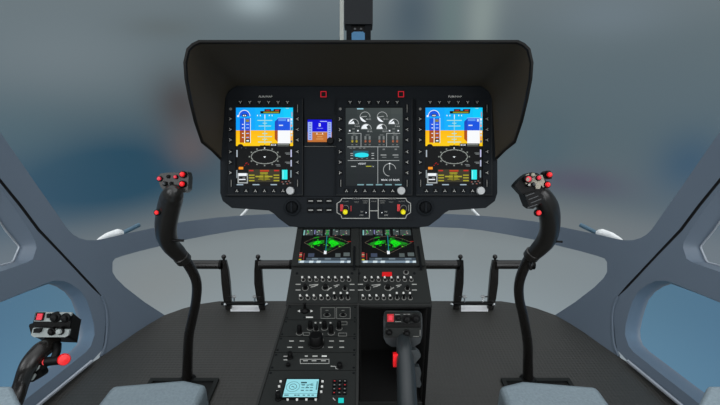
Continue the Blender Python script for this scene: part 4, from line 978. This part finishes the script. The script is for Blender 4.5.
# ================================================================== SEATS
def seat(pts, label, zt=.375, thick=.13):
    root = thing('pilot_seat', label, 'seat', Vector((sum(p[0] for p in pts)/len(pts), .5, 0)), 'pilot seats')
    mb = MB(); top = [Vector((x, y, zt)) for x, y in pts]
    mb.prism(top[::-1], (0, 0, -thick), M_SEAT); c = mb.build('seat_cushion', root, .012, 3)
    mb = MB(); cx = sum(p[0] for p in pts)/len(pts); mb.box((cx, .36, (zt-thick)/2), .20, .36, zt-thick-.002, M_CONP); mb.build('seat_pedestal', root, .01)
    return root
def zq(px, py, z=.375): p = on_z(px, py, z); return (p.x, p.y)
a = [zq(113, 386.5), zq(184, 380), zq(208, 385)]
far = zq(150, 383)
def mk(px_l, px_m, px_r):
    l, m_, r = zq(*px_l), zq(*px_m), zq(*px_r)
    return l, m_, r
l, m_, r = zq(112, 384.5), zq(184, 378.5), zq(207, 383.5)
pts = [l, m_, r, (r[0]+.004, .30), (r[0]+.0, .10), (l[0]-.005, .10), (l[0]-.004, l[1]-.17)]
seat(pts, 'left pilot seat cushion in pale blue-grey fabric, bottom left of the console')
l, m_, r = zq(597, 385.5), zq(522, 379.5), zq(499, 385)
pts2 = [l, m_, r, (r[0]-.004, .30), (r[0], .10), (l[0]+.005, .10), (l[0]+.004, l[1]-.17)]
seat(pts2[::-1], 'right pilot seat cushion in pale blue-grey fabric, bottom right of the console')
for s_, lb in ((1, 'pale grey padded armrest pad in front of the left collective lever, lower left corner'), (-1, 'pale grey padded armrest pad below the right door window, lower right corner')):
    f_ = (lambda x: x) if s_ > 0 else (lambda x: 719.6-x)
    zt_ = .56; p1 = zq(f_(11.5), 385, zt_); p2 = zq(f_(22), 407, zt_)
    root = thing('armrest', lb, 'armrest', (-.80*s_, .45, 0), 'padded armrests')
    pts = [(-.84*s_, p1[1]), p1, p2, (p2[0]-.01*s_, .28), (-.84*s_, .28)]
    mb = MB(); A = [Vector((x, y, zt_)) for x, y in (pts if s_ < 0 else pts[::-1])]
    mb.prism(A[::1] if s_ > 0 else A, (0, 0, -.028), M_SEAT); mb.build('pad', root, .006, 3)
    mb = MB(); mb.box((-.80*s_, .42, .265), .05, .16, .53, M_CONP); mb.build('support', root, .005)

# ================================================================== COMPASS
cp = thing('compass', 'dark boxy standby compass with a blue window above the glareshield', 'compass', P(359, 38, 1.5))
F = heading_frame(359, 19, 1.5)
mb = MB(F); mb.plate([(344, -30), (344, 24), (372.8, 24), (372.8, -30)], -.06, 0, mat('compass_case', (22, 25, 28), .6, spec=.2)); mb.build('housing', cp, .003)
mb = MB(F); mb.plate([(346.4, 24), (346.4, 46), (351.4, 46), (351.4, 24)], -.055, -.006, M_KEY); mb.plate([(365, 24), (365, 46), (370.8, 46), (370.8, 24)], -.055, -.006, M_KEY); mb.plate([(351.4, 24), (351.4, 46), (365, 46), (365, 24)], -.055, -.014, M_BLK); mb.build('bracket', cp, .001)
mb = MB(F); mb.plate([(351.6, 33), (351.6, 44), (364.8, 44), (364.8, 33), (362.6, 31.6), (354, 31.6)], -.014, -.003, M_BLUE); o = mb.build('compass_window', cp, .002); o['label'] = 'blue compass window'
mb = MB(F)
for x in (355, 361): mb.lathe(F.wp(x, 29.5, -.014), F.n, [(.004, 0), (.004, .006), (0, .007)], M_HEADG, 12)
mb.build('adjusting_screws', cp)

# ================================================================== OUTSIDE: wipers / probes beyond the windscreen
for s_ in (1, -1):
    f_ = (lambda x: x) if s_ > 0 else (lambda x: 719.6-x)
    root = thing('wiper_motor', '%s outside pod, white fairing with a blue-grey rod beyond the windscreen foot' % ('left' if s_ > 0 else 'right'), 'wiper', shell(f_(115), 238, .06), 'wiper pods outside the windscreen')
    mb = MB(); 
    mb.tube([shell(f_(98), 240.5, .07), shell(f_(108), 236.5, .09), shell(f_(118), 233.6, .10), shell(f_(123), 233, .10)], [.006, .017, .021, .010], M_WHT, 14); mb.build('fairing', root)
    mb = MB(); mb.tube([shell(f_(121), 234, .10), shell(f_(130), 229.5, .11), shell(f_(139), 225, .12)], [.009, .010, .010], M_WIPE, 12); mb.build('rod', root)
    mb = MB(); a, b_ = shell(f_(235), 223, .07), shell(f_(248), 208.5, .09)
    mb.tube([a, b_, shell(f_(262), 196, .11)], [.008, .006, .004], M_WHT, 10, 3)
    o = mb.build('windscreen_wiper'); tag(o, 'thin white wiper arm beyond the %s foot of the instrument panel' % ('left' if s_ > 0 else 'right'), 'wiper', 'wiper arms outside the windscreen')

# ================================================================== WORLD
w = bpy.data.worlds.new('hangar_surroundings'); scene.world = w; w.use_nodes = True; nt = w.node_tree; nt.nodes.clear()
N = nt.nodes.new; L = nt.links.new
out = N('ShaderNodeOutputWorld'); bg = N('ShaderNodeBackground'); L(bg.outputs[0], out.inputs[0])
tc = N('ShaderNodeTexCoord'); sp = N('ShaderNodeSeparateXYZ')
L(tc.outputs['Generated'], sp.inputs[0])
def mth(op, a, b_=None, c=None):
    n_ = N('ShaderNodeMath'); n_.operation = op
    for i, v in enumerate((a, b_, c)):
        if v is None: continue
        if isinstance(v, (int, float)): n_.inputs[i].default_value = v
        else: L(v, n_.inputs[i])
    return n_.outputs[0]
az = mth('ARCTAN2', sp.outputs[0], sp.outputs[1]); el = mth('ARCSINE', sp.outputs[2])
def azel(px, py): r = ray(px, py).normalized(); return math.atan2(r.x, r.y), math.asin(r.z)
cr = N('ShaderNodeValToRGB'); L(mth('MULTIPLY_ADD', el, 1/pi, .5), cr.inputs[0]); e = cr.color_ramp; e.interpolation = 'EASE'
def stop(eldeg, c, k=1):
    p = (eldeg+90)/180; s_ = e.elements.new(p); s_.color = (*[v*k for v in lin(c)], 1)
e.elements[0].position = 0; e.elements[0].color = (*lin((138, 146, 148)), 1); e.elements[-1].position = 1; e.elements[-1].color = (1.5, 1.55, 1.6, 1)
stop(-60, (140, 151, 157)); stop(-34, (142, 152, 157)); stop(-25, (132, 140, 143)); stop(-20.5, (116, 122, 124)); stop(-16, (92, 104, 110)); stop(-8, (86, 102, 109)); stop(0, (98, 111, 117)); stop(8, (112, 122, 127)); stop(20, (150, 156, 160)); stop(40, (225, 230, 235), 1.0)
col = cr.outputs[0]
def blob(px, py, rx, ry, c, k=1.0, wpx=None):
    global col
    a, b_ = azel(px, py); a2, _ = azel(px+(rx if px < 500 else -rx), py); _, b2 = azel(px, py+ry)
    ra, re = abs(a2-a), abs(b2-b_)
    dx = mth('MULTIPLY', mth('SUBTRACT', az, a), 1/ra); dy = mth('MULTIPLY', mth('SUBTRACT', el, b_), 1/re)
    q_ = mth('ADD', mth('MULTIPLY', dx, dx), mth('MULTIPLY', dy, dy)); g = mth('MULTIPLY', mth('POWER', 2.718, mth('MULTIPLY', q_, -1.0)), k)
    mx = N('ShaderNodeMix'); mx.data_type = 'RGBA'; L(g, mx.inputs[0]); L(col, mx.inputs[6]); mx.inputs[7].default_value = (*lin(c), 1); col = mx.outputs[2]
blob(105, 176, 118, 46, (38, 73, 93), 1.3)
blob(20, 130, 60, 40, (80, 103, 112), .5)
blob(60, 50, 110, 50, (116, 127, 133), .8)
blob(182, 105, 28, 32, (76, 72, 73), .9)
blob(190, 148, 24, 24, (104, 92, 92), .7)
blob(165, 28, 38, 12, (98, 106, 108), .6)
blob(412, 15, 26, 50, (72, 88, 100), .8)
blob(452, 15, 14, 60, (104, 124, 124), .6)
blob(482, 15, 18, 60, (140, 152, 150), .8)
blob(640, 90, 130, 50, (92, 107, 115), .7)
blob(255, 0, 26, 16, (165, 180, 186), .8)
blob(150, 290, 60, 40, (138, 140, 138), .5)
blob(610, 15, 60, 25, (112, 125, 134), .7)
blob(545, 150, 30, 30, (80, 100, 110), .7)
blob(580, 182, 45, 14, (86, 84, 101), .8)
blob(690, 165, 36, 34, (52, 82, 106), .8)
# bright patches added to the world behind and above the cabin light the interior
def bright(azd, eld, ra, re, c):
    global col
    a, b_ = radians(azd), radians(eld)
    ddx = mth('WRAP', mth('SUBTRACT', az, a), pi, -pi)
    dx = mth('MULTIPLY', ddx, 1/radians(ra)); dy = mth('MULTIPLY', mth('SUBTRACT', el, b_), 1/radians(re))
    q_ = mth('ADD', mth('MULTIPLY', dx, dx), mth('MULTIPLY', dy, dy)); g = mth('POWER', 2.718, mth('MULTIPLY', q_, -1.0))
    mx = N('ShaderNodeMix'); mx.data_type = 'RGBA'; L(g, mx.inputs[0]); L(col, mx.inputs[6]); mx.inputs[7].default_value = (*c, 1); col = mx.outputs[2]
bright(180, 25, 60, 25, (.8, .83, .86))
bright(-72, -22, 26, 16, (.13, .19, .28)); bright(72, -22, 26, 16, (.13, .19, .28))
bright(-158, 12, 5, 26, (4.5, 4.6, 4.7)); bright(158, 12, 5, 26, (4.5, 4.6, 4.7))  # narrow strips added to give the sticks their highlights
bright(-125, 30, 16, 18, (4, 4.1, 4.2)); bright(130, 32, 16, 18, (4, 4.1, 4.2))
L(col, bg.inputs[0]); bg.inputs[1].default_value = 1.0

# ================================================================== CAMERA
cd = bpy.data.cameras.new('camera'); cam = bpy.data.objects.new('camera', cd); COL.objects.link(cam)
cam.location = CAM; cam.rotation_euler = (pi/2-PITCH, 0, 0); cd.sensor_width = 36; cd.lens = 36*FPX/720; cd.clip_start = .02
scene.camera = cam
vs = scene.view_settings; scene.display_settings.display_device = 'sRGB'
vs.view_transform = 'Standard'; vs.look = 'None'; vs.exposure = 0; vs.gamma = 1; vs.use_curve_mapping = False
for o in bpy.data.objects:
    if '_o' in o: del o['_o']
